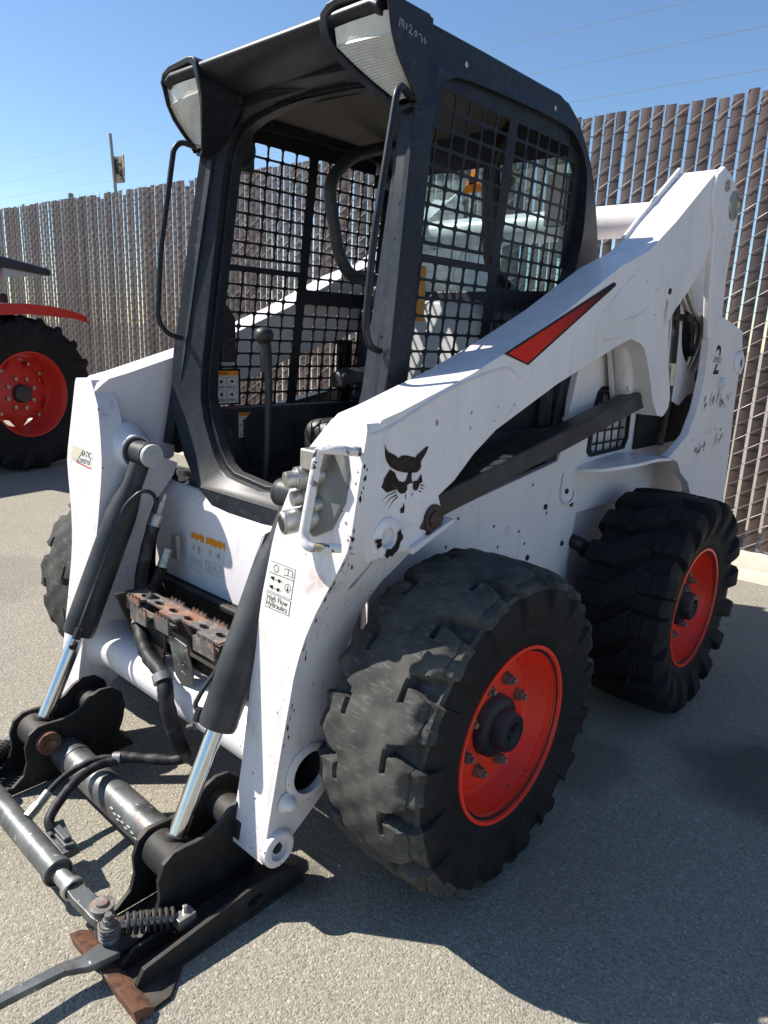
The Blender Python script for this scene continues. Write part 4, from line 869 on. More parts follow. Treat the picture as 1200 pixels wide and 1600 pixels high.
# couplers and guard handle on the near arm
q = MB(); q.loft([[(0.512+a*dx, AF(z)-o, z) for a, z in ((0.02, 0.925), (0.30, 0.905), (0.75, 0.93), (1.0, 0.99), (1.0, 1.05), (0.80, 1.105), (0.30, 1.095), (0.02, 1.04))] for o, dx in ((0.0, 0.106), (0.004, 0.106), (0.008, 0.100))]); MP = q.build('coupler_plate', pmat('dull_grey_casting', (0.20, 0.20, 0.18), 0.55, 0.5, layers=[dict(c=(0.32, 0.31, 0.28), s=22, lo=0.5, hi=0.75, f=0.7), dict(c=(0.08, 0.075, 0.06), s=30, lo=0.58, hi=0.75, f=0.7)]), ARM, bevel=0.001)
q = MB(); cd_ = Vector((-0.34, -0.92, -0.12)).normalized()
def coupler(base, segs, n=20):
    p_ = Vector(base)
    for L_, r0, r1 in segs:
        q.cyl(p_, p_+cd_*L_, r0, n, r1); p_ = p_+cd_*L_
coupler((0.527, -0.335, 1.035), [(0.020, 0.030, 0.030), (0.010, 0.026, 0.026), (0.004, 0.022, 0.022), (0.022, 0.025, 0.025), (0.006, 0.020, 0.019), (0.018, 0.0185, 0.0185)])
coupler((0.520, -0.345, 0.990), [(0.030, 0.020, 0.020), (0.006, 0.016, 0.016), (0.016, 0.0175, 0.0165)])
coupler((0.545, -0.350, 0.975), [(0.020, 0.018, 0.018)])
coupler((0.530, -0.352, 0.945), [(0.024, 0.029, 0.029), (0.010, 0.026, 0.026), (0.004, 0.023, 0.023), (0.034, 0.026, 0.026), (0.004, 0.026, 0.023), (0.001, 0.018, 0.018)])
q.build('hydraulic_coupler', STEEL, ARM, bevel=0.0012, smooth=40)
q = MB(); cp = Vector((0.530, -0.352, 0.945))+cd_*0.0772; q.cyl(cp, cp+cd_*0.0006, 0.017, 16); q.build('socket_shade_disc', SHADE_BLACK, ARM)  # flat black disc, shade of the socket painted on the coupler's end
q = MB(); q.box((0.515, -0.385, 1.050), (0.565, -0.325, 1.095)); q.build('coupler_block', STEEL, ARM, bevel=0.005)
q = MB(); hp = [(0.640, -0.335, 1.100), (0.625, -0.395, 1.108), (0.592, -0.400, 1.105), (0.576, -0.425, 0.925), (0.595, -0.430, 0.905), (0.640, -0.378, 0.905)]
q.tube(arc_path(hp, 0.022), 0.0105, 12); q.build('coupler_guard', pmat('chipped_white_tube', (0.70, 0.67, 0.68), 0.36, layers=[dict(c=CH, s=45, d=3, lo=0.55, hi=0.57, mask=(9, 0.45, 0.55)), dict(c=(0.34, 0.27, 0.15), s=16, lo=0.56, hi=0.66, f=0.9)]), ARM, smooth=60)
# cross tubes
q = MB(); q.cyl((-0.415, -0.362, 0.330), (0.415, -0.362, 0.330), 0.064, 36); q.lathe([(0.085, 0), (0.075, 0.012), (0.068, 0.03), (0.064, 0.05)], 'x', (-0.412, -0.362, 0.33), 36); q.lathe([(0.085, 0), (0.075, -0.012), (0.068, -0.03), (0.064, -0.05)], 'x', (0.412, -0.362, 0.33), 36)
q.build('front_cross_tube', WHITE, loader, smooth=40)
q = MB(); q.cyl((-0.53, 1.27, 1.765), (0.53, 1.27, 1.765), 0.058, 36)
for s in (-1, 1): q.lathe([(0.078, 0), (0.070, -s*0.012), (0.062, -s*0.02)], 'x', (s*0.512, 1.27, 1.765), 32)
q.build('rear_cross_tube', WHITE, loader, smooth=40)

# ---- tilt cylinders
for s in (1, -1):
    A = Vector((0.357, -0.255, 0.945)); B = Vector((0.357, -0.492, 0.420)); C = Vector((0.357, -0.626, 0.150)); D = (B-A).normalized()
    q = MB(); q.tube([A+D*0.035, A+D*0.10, A+D*0.16, A+D*0.20, B-D*0.012, B], [0.030, 0.031, 0.042, 0.046, 0.046, 0.043], 32)
    q.cyl(A+Vector((-0.040, 0, 0)), A+Vector((0.040, 0, 0)), 0.038, 24)
    tc_ = (q if s > 0 else q.mirror()).build('tilt_cylinder', CYL, loader, smooth=35)
    q = MB(); q.cyl(B-D*0.02, C-(C-B).normalized()*0.03, 0.0215, 28); (q if s > 0 else q.mirror()).build('chrome_rod', CHROME, tc_)
    q = MB(); q.lathe([(0.0, -0.062), (0.012, -0.062), (0.013, -0.058), (0.034, -0.058), (0.036, -0.054), (0.036, -0.046), (0.034, -0.040), (0.02, -0.04)], 'x', A, 28); (q if s > 0 else q.mirror()).build('pin_cap', BOB if s > 0 else TLIGHT, tc_)
    # hydraulic line along the barrel
    N1 = Vector((-0.62, -0.55, -0.30)).normalized()*0.050
    q = MB(); pp = [A+D*0.24+Vector((-0.045, 0.10, -0.02)), A+D*0.13+Vector((-0.055, 0.060, 0)), A+D*0.10+Vector((-0.060, 0.0, -0.005)), A+D*0.14+N1, A+D*0.42+N1*1.05, A+D*0.46+N1*1.5, A+D*0.50+N1*1.7, A+D*0.525+N1*1.25]
    q.tube(arc_path(pp, 0.03), 0.0062, 8); (q if s > 0 else q.mirror()).build('hydraulic_line', CYL, tc_, smooth=60)
    q = MB(); e = A+D*0.525+N1*1.25; q.cyl(e-D*0.012, e+D*0.020, 0.012, 8); q.cyl(e+D*0.01, e+D*0.01-N1*0.4, 0.010, 10); q.cyl(e+D*0.034, e+D*0.034+N1*0.35, 0.011, 8); (q if s > 0 else q.mirror()).build('line_fitting', BOB, tc_, bevel=0.001)
    q = MB(); f0 = A+D*0.17+Vector((-0.045, 0.095, -0.01)); q.cyl(f0-D*0.045, f0-D*0.02, 0.009, 8); q.cyl(f0-D*0.02, f0+D*0.02, 0.014, 6); q.cyl(f0+D*0.02, f0+D*0.065, 0.019, 14); q.cyl(f0+D*0.14+Vector((-0.03, 0.06, 0)), f0+D*0.20+Vector((-0.035, 0.06, 0)), 0.016, 12); q.box(tuple(f0+D*0.13+Vector((-0.035, 0.085, -0.05))), tuple(f0+D*0.13+Vector((0.0, 0.10, 0.03)))); (q if s > 0 else q.mirror()).build('hose_fitting', STEEL, tc_, bevel=0.001)
    q = MB(); q.tube(smoothpath([f0+D*0.06, f0+D*0.14+Vector((0, 0.005, 0)), f0+D*0.26+Vector((0, 0.03, 0)), f0+D*0.38+Vector((0, 0.09, -0.01)), f0+D*0.46+Vector((0.02, 0.16, 0))]), 0.020, 10); q.tube(smoothpath([f0+D*0.20+Vector((-0.035, 0.06, 0)), f0+D*0.30+Vector((-0.02, 0.07, 0)), f0+D*0.42+Vector((0.0, 0.11, 0))]), 0.018, 10); (q if s > 0 else q.mirror()).build('cylinder_hose', HOSE, tc_, smooth=60)
    q = MB(); q.lathe([(0.085, 0), (0.082, -0.012), (0.06, -0.04), (0.052, -0.075), (0.045, -0.075), (0.045, 0)], 'x', (0.47, A.y+0.0, A.z), 30); (q if s > 0 else q.mirror()).build('cylinder_mount', WHITE, tc_, bevel=0.003)

# ---- quick attach frame on the ground
qa = MB(); qa.cyl((-0.31, -0.578, 0.088), (0.31, -0.578, 0.088), 0.045, 30)
for xx in (-0.25, 0.25): qa.lathe([(0.045, -0.03), (0.0475, -0.028), (0.0475, 0.028), (0.045, 0.03)], 'x', (xx, -0.578, 0.088), 30)
QA = qa.build('quick_attach_frame', GREYS, loader, smooth=40)
ear = [(-0.80, 0.022), (-0.735, 0.036), (-0.700, 0.062), (-0.688, 0.10), (-0.690, 0.145), (-0.676, 0.182), (-0.650, 0.199), (-0.620, 0.199), (-0.590, 0.196), (-0.555, 0.198), (-0.525, 0.210), (-0.495, 0.235), (-0.462, 0.248), (-0.425, 0.243), (-0.395, 0.215), (-0.385, 0.17), (-0.395, 0.12), (-0.42, 0.06), (-0.44, 0.015)]
for s in (1, -1):
    for x0, x1 in ((0.296, 0.309), (0.404, 0.418)):
        q = MB(); q.prism(ear, 'x', x0, x1); (q if s > 0 else q.mirror()).build('ear_plate', BOB, QA, bevel=0.003)
    q = MB(); q.cyl((0.315, -0.630, 0.147), (0.398, -0.630, 0.147), 0.045, 28); q.cyl((0.357, -0.616, 0.172), (0.357, -0.606, 0.192), 0.030, 24, 0.026); (q if s > 0 else q.mirror()).build('rod_eye', BOB, QA, bevel=0.002)
    q = MB(); q.cyl((0.272, -0.630, 0.147), (0.296, -0.630, 0.147), 0.034, 20); q.cyl((0.262, -0.630, 0.147), (0.272, -0.630, 0.147), 0.017, 6); (q if s > 0 else q.mirror()).build('rod_pin', RUST, QA, bevel=0.002)
    q = MB(); q.lathe([(0.027, 0.0), (0.027, 0.0012), (0.024, 0.0012), (0.0235, 0.0004), (0, 0.0004)], 'x', (0.418, -0.630, 0.147), 24); (q if s > 0 else q.mirror()).build('pin_end', BOB, QA)
    q = MB(); q.cyl((0.30, -0.457, 0.172), (0.44, -0.457, 0.172), 0.040, 24); q.cyl((0.44, -0.457, 0.172), (0.52, -0.457, 0.172), 0.030, 20); (q if s > 0 else q.mirror()).build('arm_pin_sleeve', BOB, QA, bevel=0.002)
    # base plate, outer flange and lip
    q = MB(); q.prism([(0.31, -0.803), (0.575, -0.803), (0.575, -0.76), (0.525, -0.70), (0.525, -0.36), (0.31, -0.36)], 'z', 0.008, 0.022); (q if s > 0 else q.mirror()).build('base_plate', BOB, QA, bevel=0.002)
    c = MB(); q = MB(); fl = [(-0.800, 0.010), (-0.803, 0.035), (-0.785, 0.062), (-0.52, 0.086), (-0.44, 0.080), (-0.385, 0.066), (-0.36, 0.04), (-0.36, 0.010)]
    oval = [(-0.505+0.022*cos(a*pi/8), 0.046+0.015*sin(a*pi/8)) for a in range(16)]
    q.prism(fl, 'x', 0.508, 0.520); fo = (q if s > 0 else q.mirror()).build('side_flange', BOB, QA, bevel=0.002)
    c.prism(oval, 'x', 0.49, 0.54); cut(fo, c if s > 0 else c.mirror())
    q = MB(); rows = []
    for xx in (0.440, 0.475, 0.51, 0.545, 0.578):
        rows.append([(xx, -0.834, 0.002), (xx, -0.806, 0.002), (xx, -0.796, 0.024), (xx, -0.816, 0.040), (xx, -0.842, 0.048)])
    q.loft(rows); (q if s > 0 else q.mirror()).build('front_lip', RUST, QA, bevel=0.0015, smooth=25)
    q = MB(); rows = []
    for xx in (0.310, 0.36, 0.400):
        rows.append([(xx, -0.836, 0.002), (xx, -0.808, 0.002), (xx, -0.798, 0.024), (xx, -0.818, 0.040), (xx, -0.846, 0.048)])
    q.loft(rows); (q if s > 0 else q.mirror()).build('front_lip', RUST, QA, bevel=0.0015, smooth=25)
    q = MB(); q.prism([(-0.81, 0.022), (-0.80, 0.040), (-0.775, 0.062), (-0.705, 0.062), (-0.665, 0.022)], 'x', 0.450, 0.459); (q if s > 0 else q.mirror()).build('gusset', BOB, QA, bevel=0.002)
    # over-centre spring and lever
    q = MB(); A = Vector((0.405, -0.770, 0.085)); B = Vector((0.475, -0.655, 0.075)); ax = (B-A).normalized(); n1 = ax.cross(Vector((0, 0, 1))).normalized(); n2 = ax.cross(n1); pth = []
    for i in range(8*12+1):
        t = i/(8*12); an = 2*pi*8*t; pth.append(A+(B-A)*0.78*t+(n1*cos(an)+n2*sin(an))*0.020)
    q.tube(pth, 0.0042, 6); (q if s > 0 else q.mirror()).build('spring', BOB, QA, smooth=60, fixn=False)
    q = MB(); q.cyl(A, B, 0.009, 10); q.box(tuple(B-Vector((0.014, 0.030, 0.012))), tuple(B+Vector((0.014, 0.012, 0.014)))); q.cyl(B+Vector((-.005, -.004, .01)), B+Vector((-.005, -.004, .028)), 0.006, 6); (q if s > 0 else q.mirror()).build('spring_clevis', STEEL, QA, bevel=0.001)
    # lever bolts
    q = MB(); q.cyl((0.362, -0.792, 0.05), (0.362, -0.792, 0.118), 0.020, 20); q.lathe([(0.026, 0.118), (0.026, 0.123), (0.014, 0.124), (0.012, 0.130), (0, 0.131)], 'z', (0.362, -0.792, 0), 20)
    for zz in (0.075, 0.084, 0.093, 0.102): q.lathe([(0.020, zz), (0.024, zz+0.0035), (0.020, zz+0.007)], 'z', (0.405, -0.800, 0), 18)
    q.cyl((0.405, -0.800, 0.03), (0.405, -0.800, 0.110), 0.018, 16); q.cyl((0.405, -0.800, 0.110), (0.405, -0.800, 0.122), 0.013, 6); q.cyl((0.405, -0.800, 0.122), (0.405, -0.800, 0.132), 0.008, 10); (q if s > 0 else q.mirror()).build('pivot_bolt', RUSTST, QA, bevel=0.001)
    if s > 0:
        q = MB(); pth = [(0.425, -0.800, 0.060), (0.420, -0.860, 0.060), (0.405, -0.900, 0.064), (0.398, -1.00, 0.070), (0.392, -1.13, 0.076)]
        rows = []
        for i, (x, y, z) in enumerate(pth):
            hw = (0.026, 0.020, 0.0135, 0.012, 0.012)[i]; rows.append([(x-hw, y, z-0.008), (x+hw, y, z-0.008), (x+hw, y, z+0.008), (x-hw, y, z+0.008)])
        q.loft(rows); q.build('lever', GREYS, QA, bevel=0.003)
# power cylinder across the frame
q = MB(); q.cyl((-0.40, -0.803, 0.088), (0.165, -0.803, 0.088), 0.030, 28); q.lathe([(0.0300, 0.150), (0.034, 0.153), (0.034, 0.168), (0.030, 0.170)], 'x', (0, -0.803, 0.088), 28); q.build('power_cylinder', GREYS, QA, smooth=40)
q = MB(); q.cyl((0.165, -0.803, 0.088), (0.232, -0.801, 0.088), 0.0185, 20); q.lathe([(0.022, 0.226), (0.026, 0.228), (0.026, 0.243), (0.022, 0.245)], 'x', (0, -0.801, 0.088), 20); q.build('power_rod', STEEL, QA)
q = MB(); rows = []
for x, y, hw in ((0.240, -0.801, 0.017), (0.275, -0.800, 0.020), (0.320, -0.797, 0.020), (0.355, -0.792, 0.024), (0.385, -0.790, 0.018)): rows.append([(x, y-hw, 0.076), (x, y+hw, 0.076), (x, y+hw, 0.100), (x, y-hw, 0.100)])
q.loft(rows); q.build('rod_clevis', GREYS, QA, bevel=0.003)
q = MB(); q.prism([(0.020, -0.765), (0.120, -0.765), (0.128, -0.745), (0.020, -0.725)], 'z', 0.100, 0.112); q.box((0.02, -0.775, 0.08), (0.13, -0.735, 0.100)); q.box((0.03, -0.762, 0.112), (0.11, -0.745, 0.122)); q.build('valve_block', GREYS, QA, bevel=0.002)
# hoses
q = MB(); trunk = smoothpath([(-0.17, -0.34, 0.56), (-0.165, -0.39, 0.50), (-0.11, -0.42, 0.465), (-0.045, -0.435, 0.435), (0.05, -0.45, 0.42), (0.10, -0.47, 0.36), (0.12, -0.455, 0.26), (0.10, -0.42, 0.19), (0.06, -0.44, 0.165), (0.0, -0.49, 0.165), (-0.05, -0.53, 0.165)], 7)
rr = [(0.0205 if i < 46 else 0.0150)+rnd.uniform(-0.0014, 0.0014) for i in range(len(trunk))]
q.tube(trunk, rr, 12); q.build('hose_bundle', HOSE, QA, smooth=60)
q = MB(); q.cyl((-0.168, -0.385, 0.505), (-0.150, -0.405, 0.487), 0.024, 14); q.cyl((0.045, -0.452, 0.425), (0.062, -0.456, 0.41), 0.027, 14); q.build('hose_clamp', STEEL, QA)
q = MB(); q.tube(smoothpath([(-0.045, -0.525, 0.165), (-0.085, -0.585, 0.165), (-0.095, -0.66, 0.150), (-0.070, -0.735, 0.130)]), 0.0095, 10); q.tube(smoothpath([(-0.045, -0.530, 0.160), (-0.055, -0.60, 0.165), (-0.025, -0.68, 0.160), (0.02, -0.755, 0.135), (0.045, -0.765, 0.115)]), [0.0125]*25, 10); q.build('hose', HOSE, QA, smooth=60)
q = MB(); q.cyl((-0.075, -0.720, 0.135), (-0.062, -0.752, 0.120), 0.0125, 12); q.cyl((-0.062, -0.752, 0.120), (-0.048, -0.785, 0.108), 0.015, 6); q.cyl((-0.046, -0.532, 0.1645), (-0.060, -0.548, 0.1645), 0.017, 12); q.build('hose_ferrule', STEEL, QA, bevel=0.001)
# chalk marks on the torque tube
q = MB()
for i, x in enumerate((0.06, 0.10, 0.15)): 
    for j in range(3):
        an = 2.6+0.12*j+0.05*i; q.flat([(x+0.02*j, 0), (x+0.02*j+0.014, 0), (x+0.02*j+0.010, 0.010), (x+0.02*j-0.003, 0.012)], lambda u, v: (u, -0.578+0.0476*cos(an+v*8), 0.088+0.0476*sin(an+v*8)))
q.build('chalk_marks', CHALK, QA, smooth=0, fixn=False, kind='stuff')

# ---- cab
def CX(z): return 0.473-(z-1.256)*0.0625          # outer half width by height
def CF(z): return -0.070+(z-1.256)*0.154          # front face by height
def shear(x, y, z): return (x, y+CF(z), z)
outer_r = [(0.0, 0.785), (0.17, 0.800), (0.26, 0.845), (0.35, 0.93), (0.42, 1.03), (0.465, 1.15), (0.473, 1.256), (CX(1.6), 1.6), (CX(1.82), 1.82), (CX(1.95), 1.95), (0.40, 2.012), (0.0, 2.016)]
inner_r = [(0.0, 0.870), (0.16, 0.885), (0.205, 0.905), (0.25, 0.95), (0.315, 1.04), (0.345, 1.11), (0.357, 1.19), (0.357, 1.72), (0.356, 1.80), (0.350, 1.855), (0.335, 1.895), (0.308, 1.922), (0.25, 1.945), (0.15, 1.962), (0.0, 1.970)]
def full(r): return r+[(-x, z) for x, z in r[::-1] if x > 0]
INN = {(round(abs(x), 4), round(z, 4)) for x, z in inner_r}
def shear_c(x, y, z): return (x, y+CF(z)+(0.038 if y < 0.01 and (round(abs(x), 4), round(z, 4)) in INN else 0), z)
q = MB(); q.prism([full(outer_r), full(inner_r)[::-1]], 'y', 0.0, 0.075, fn=shear_c)
CAB = q.build('cab', CABB, loader, bevel=0.014, seg=3)
# inner reveal lip
q = MB(); inn2 = [(x*0.962 if x else 0, 1.39+(z-1.39)*0.975) for x, z in inner_r]
q.prism([full([(x*1.0, z) for x, z in inner_r]), full(inn2)[::-1]], 'y', 0.06, 0.095, fn=shear); q.build('door_frame', CABB, CAB, bevel=0.006)
# side panels with window opening
so_ = [(CF(0.95)+0.01, 0.95), (CF(1.256)+0.012, 1.256), (CF(1.82)+0.012, 1.82), (CF(2.0)+0.012, 2.0), (0.075, 2.025), (0.30, 2.028), (0.69, 2.028), (0.77, 2.005), (0.827, 1.965), (0.880, 1.91), (0.924, 1.835), (0.960, 1.72), (0.980, 1.614), (0.955, 1.55), (0.925, 1.48), (0.91, 1.30), (0.91, 0.95)]
wo_ = [(-0.050, 1.09), (-0.034, 1.20), (0.068, 1.80), (0.082, 1.85), (0.110, 1.90), (0.155, 1.935), (0.230, 1.953), (0.50, 1.962), (0.72, 1.960), (0.79, 1.945), (0.845, 1.905), (0.873, 1.86), (0.880, 1.78), (0.870, 1.67), (0.840, 1.58), (0.815, 1.52), (0.80, 1.45), (0.80, 1.08), (0.78, 1.06), (-0.035, 1.06)]
def cr2(L, k=3, skip=()):
    n = len(L); out = []
    for i in range(n):
        a, b, c, d = (Vector((*L[(i+j) % n], 0)) for j in (-1, 0, 1, 2))
        if i in skip: out.append(L[i]); continue
        for j in range(k):
            t = j/k; p_ = 0.5*((2*b)+(c-a)*t+(2*a-5*b+4*c-d)*t*t+(3*b-a-3*c+d)*t**3); out.append((p_.x, p_.y))
    return out
so_ = cr2(so_, 3, (0, 1, 2, 3, 15, 16)); wo_ = cr2(wo_, 3, (0, 1, 16, 17, 18, 19))
GT = [(y0*0.93+0.03, 1.53+(z0-1.53)*0.93) for y0, z0 in wo_]
def inpoly(y, z, P_):
    c = False; j = len(P_)-1
    for i in range(len(P_)):
        (yi, zi), (yj, zj) = P_[i], P_[j]
        if (zi > z) != (zj > z) and y < (yj-yi)*(z-zi)/(zj-zi)+yi: c = not c
        j = i
    return c
def grille(s):
    q = MB(); x0, x1 = 0.409, 0.4125
    cw, chh, shear_ = 0.0615, 0.0450, 0.115
    def P3(y, z): return y+shear_*(z-1.2)
    # list of cells (y0,y1,z0,z1) in unsheared coordinates
    cells = []; z = 1.066
    cols_f = [-0.057+i*cw for i in range(7)]; cols_r = [0.408+i*0.0595 for i in range(7)]
    rows_ = []
    while z < 1.97:
        rows_.append(z); z += chh
    for z0 in rows_:
        for y0 in cols_f:
            zz0, zz1 = z0, z0+chh
            if 1.505 < z0 < 1.5505:            # wide cross band with one long slot
                cells.append((y0, y0+cw, zz0, zz1, 'slot' if y0 > 0.05 else 'solid'))
            else: cells.append((y0, y0+cw, zz0, zz1, 'cell'))
        cells.append((cols_f[-1]+cw, cols_r[0], z0, z0+chh, 'solid'))
        for y0 in cols_r:
            cells.append((y0, y0+0.0595, z0, z0+chh, 'solid' if 1.415 < z0 < 1.46 else 'cell'))
    bar = 0.0034; rc = 0.0075
    for y0, y1, z0, z1, kd in cells:
        ym, zm = P3((y0+y1)/2, (z0+z1)/2), (z0+z1)/2
        if not inpoly(ym, zm, wo_): continue
        o4 = [(P3(y0, z0), z0), (P3(y1, z0), z0), (P3(y1, z1), z1), (P3(y0, z1), z1)]
        if kd == 'solid' or not inpoly(ym, zm, GT):
            inside = inpoly(ym, zm, GT)
            if kd == 'solid' or not all(inpoly(a, b, wo_) for a, b in o4):
                q.prism(o4, 'x', x0, x1); continue
        if kd == 'slot': hz0, hz1, hy0, hy1 = z0+0.016, z1-0.006, y0, y1
        else: hz0, hz1, hy0, hy1 = z0+bar, z1-bar, y0+bar, y1-bar
        c_ = rc if kd == 'cell' else 0.001
        H = [(hy0+c_, hz0), (hy1-c_, hz0), (hy1-c_*.3, hz0+c_*.3), (hy1, hz0+c_), (hy1, hz1-c_), (hy1-c_*.3, hz1-c_*.3), (hy1-c_, hz1), (hy0+c_, hz1), (hy0+c_*.3, hz1-c_*.3), (hy0, hz1-c_), (hy0, hz0+c_), (hy0+c_*.3, hz0+c_*.3)]
        H = [(P3(a, b), b) for a, b in H]
        fs = [(0, 1, 5, 4)]
        V2 = o4+H; F2 = [(0, 1, 5, 4), (1, 6, 5), (1, 7, 6), (1, 2, 8, 7), (2, 9, 8), (2, 10, 9), (2, 3, 11, 10), (3, 12, 11), (3, 13, 12), (3, 0, 14, 13), (0, 15, 14), (0, 4, 15)]
        n_ = len(V2); vs = [(x1, a, b) for a, b in V2]+[(x0, a, b) for a, b in V2]; F = list(F2)+[tuple(i+n_ for i in t)[::-1] for t in F2]
        for i in range(12):
            j = (i+1) % 12; F.append((4+i, 4+j, n_+4+j, n_+4+i))
        q.add(vs, F)
    return (q if s > 0 else q.mirror())
for s in (1, -1):
    q = MB(); q.prism([so_, wo_[::-1]], 'x', -0.05, 0.0, fn=lambda x, y, z: (x+CX(z)-0.002, y, z))
    sp = (q if s > 0 else q.mirror()).build('side_panel', CABB, CAB, bevel=0.010, seg=3)
    grille(s).build('window_grille', GRILLE, CAB, smooth=0, fixn=False)
    # grab handles
    hp = [(0.425, 0.030, 1.862), (0.425, -0.045, 1.858), (0.425, -0.085, 1.62), (0.425, -0.120, 1.38), (0.428, -0.128, 1.330), (0.430, -0.065, 1.292)]
    hp = [(0.428, 0.015, 1.862), (0.445, -0.040, 1.872), (0.452, -0.060, 1.850), (0.452, -0.116, 1.55), (0.452, -0.135, 1.345), (0.442, -0.108, 1.300), (0.432, -0.060, 1.292)]
    q = MB(); q.tube(arc_path(hp, 0.035), 0.0085, 12); (q if s > 0 else q.mirror()).build('grab_handle', CABB, CAB, smooth=60)
    q = MB()
    for y, z in ((0.22, 1.985), (0.66, 1.99)): q.lathe([(0.0065, 0), (0.0065, 0.0015), (0.004, 0.002), (0.0035, 0.0008), (0, 0.0008)], 'x', (CX(z)-0.001, y, z), 14)
    q.lathe([(0.009, 0), (0.008, 0.004), (0, 0.005)], 'x', (0.416, 0.862, 1.90), 12)
    (q if s > 0 else q.mirror()).build('panel_plug', TLIGHT, CAB)
    q = MB(); 
    for z in (1.655, 1.575, 1.345): q.lathe([(0.0055, -0.003), (0, -0.0032)], 'y', (0.405, CF(z)+0.0025, z), 10)
    (q if s > 0 else q.mirror()).build('bolt_hole_shade', SHADE_BLACK, CAB)  # flat black discs on the post; the holes' shade is painted, nothing is drilled
    # headlight hood: side cheek, brow, inner cheek and floor as one pressed shell
    q = MB(); ck = [(-0.100, 2.022), (-0.092, 2.000), (-0.082, 1.963), (-0.062, 1.927), (-0.037, 1.900), (-0.008, 1.872), (0.010, 1.848), (0.037, 1.860), (0.052, 1.95), (0.055, 2.030), (-0.06, 2.034)]
    q.prism(ck, 'x', 0.446, 0.4535)
    sec = [(0.4535, 2.022, -0.098), (0.440, 2.042, -0.100), (0.400, 2.052, -0.104), (0.300, 2.056, -0.108), (0.268, 2.050, -0.110), (0.250, 2.034, -0.111), (0.246, 2.010, -0.108), (0.248, 1.985, -0.101), (0.262, 1.955, -0.085), (0.300, 1.915, -0.060), (0.345, 1.876, -0.032), (0.388, 1.842, -0.004), (0.410, 1.834, 0.004), (0.440, 1.842, 0.008)]
    inn = [(0.4465, 2.014, -0.094), (0.436, 2.029, -0.096), (0.400, 2.036, -0.100), (0.300, 2.040, -0.104), (0.281, 2.034, -0.106), (0.270, 2.022, -0.107), (0.268, 2.004, -0.104), (0.270, 1.984, -0.097), (0.282, 1.960, -0.081), (0.314, 1.924, -0.057), (0.354, 1.888, -0.030), (0.394, 1.854, -0.002), (0.410, 1.848, 0.005), (0.436, 1.852, 0.009)]
    q.loft([[(x, y, z), (x2, y2, z2), (x2, y2+0.07 if z2 > 1.95 else 0.045, z2), (x, 0.055, z)] for (x, z, y), (x2, z2, y2) in zip(sec, inn)])
    (q if s > 0 else q.mirror()).build('light_hood', CABB, CAB, bevel=0.004, smooth=50)
    # ribbed lens set back inside the hood
    edge_o = [(0.445, -0.080, 2.007), (0.445, -0.070, 1.962), (0.445, -0.048, 1.928), (0.444, -0.022, 1.900), (0.438, 0.002, 1.874), (0.425, 0.006, 1.858)]
    edge_i = [(0.280, -0.090, 2.004), (0.281, -0.082, 1.968), (0.310, -0.052, 1.934), (0.350, -0.026, 1.897), (0.390, 0.000, 1.864), (0.402, 0.006, 1.857)]
    q = MB(); rows = []
    for i in range(5):
        n_ = 7 if i else 5
        for j in range(n_*2):
            t = j/(n_*2); a = Vector(edge_o[i]).lerp(Vector(edge_o[i+1]), t); b = Vector(edge_i[i]).lerp(Vector(edge_i[i+1]), t)
            rib = -0.0022 if (j % 2 == 0 and i > 0) else 0.0
            a.y += rib; b.y += rib; rows.append([tuple(b+Vector((0, 0.012, 0))), tuple(b), tuple(b.lerp(a, 0.3)+Vector((0, -0.004, 0))), tuple(b.lerp(a, 0.92)+Vector((0, -0.004, 0))), tuple(a), tuple(a+Vector((0, 0.03, 0)))])
    top = [tuple(Vector(q_)+Vector((0, 0.035, 0.010))) for q_ in rows[0]]
    q.loft([top]+rows, close=False); (q if s > 0 else q.mirror()).build('headlight_lens', LENS, CAB, smooth=25)
    q = MB(); q.box((0.262, 0.0, 1.96), (0.446, 0.03, 2.03)); (q if s > 0 else q.mirror()).build('hood_back', CABB, CAB)
# roof
rf_t = [(-0.106, 2.022), (-0.100, 2.036), (-0.06, 2.044), (0.0, 2.046), (0.30, 2.046), (0.69, 2.044), (0.76, 2.026), (0.82, 1.985), (0.858, 1.945), (0.878, 1.918)]
rf_b = [(0.862, 1.908), (0.842, 1.935), (0.805, 1.970), (0.75, 1.998), (0.69, 2.010), (0.16, 2.006), (0.10, 1.990), (0.03, 1.986), (-0.03, 1.994), (-0.088, 2.008)]
q = MB(); rows = []
for x in (-0.4255, -0.40, -0.20, 0, 0.20, 0.40, 0.4255):
    e = max(0, abs(x)-0.40)/0.0255
    rows.append([(x, y, z-(0.012*e if z > 2.0 else 0)) for y, z in rf_t+rf_b])
q.loft(rows); ROOF = q.build('roof', CABB, CAB, bevel=0.006, smooth=45)
q = MB(); q.lathe([(0.036, 0), (0.034, -0.002), (0.033, 0)], 'z', (-0.06, -0.025, 1.968), 24)
# writing chalked on the hood
q = MB()
def chalk(L): stroke(q, [(-0.062+a*0.100+b*0.0, 1.988+b*0.020-a*0.012+0.001) for a, b in L], 0.0014, 0.0014, lambda u, v: (0.4536, u, v))
for L in ([(0.0, -.55), (0.02, .35), (0.07, .25), (0.09, -.35)], [(0.08, .25), (0.13, .35), (0.16, -.45)], [(0.24, .25), (0.24, -.35)], [(0.32, .1), (0.37, .4), (0.42, .15), (0.36, -.25), (0.32, -.45), (0.38, -.4), (0.46, -.5)], [(0.55, .2), (0.51, -.1), (0.55, -.4), (0.60, -.15), (0.57, .2)], [(0.66, .1), (0.72, .2), (0.76, .0), (0.77, -.55)], [(0.88, .2), (0.84, -.1), (0.88, -.42), (0.93, -.2), (0.91, -.05)]): chalk(L)
q.build('chalk_number', CHALK, CAB, smooth=0, fixn=False, label='chalked M12076 on the roof side')
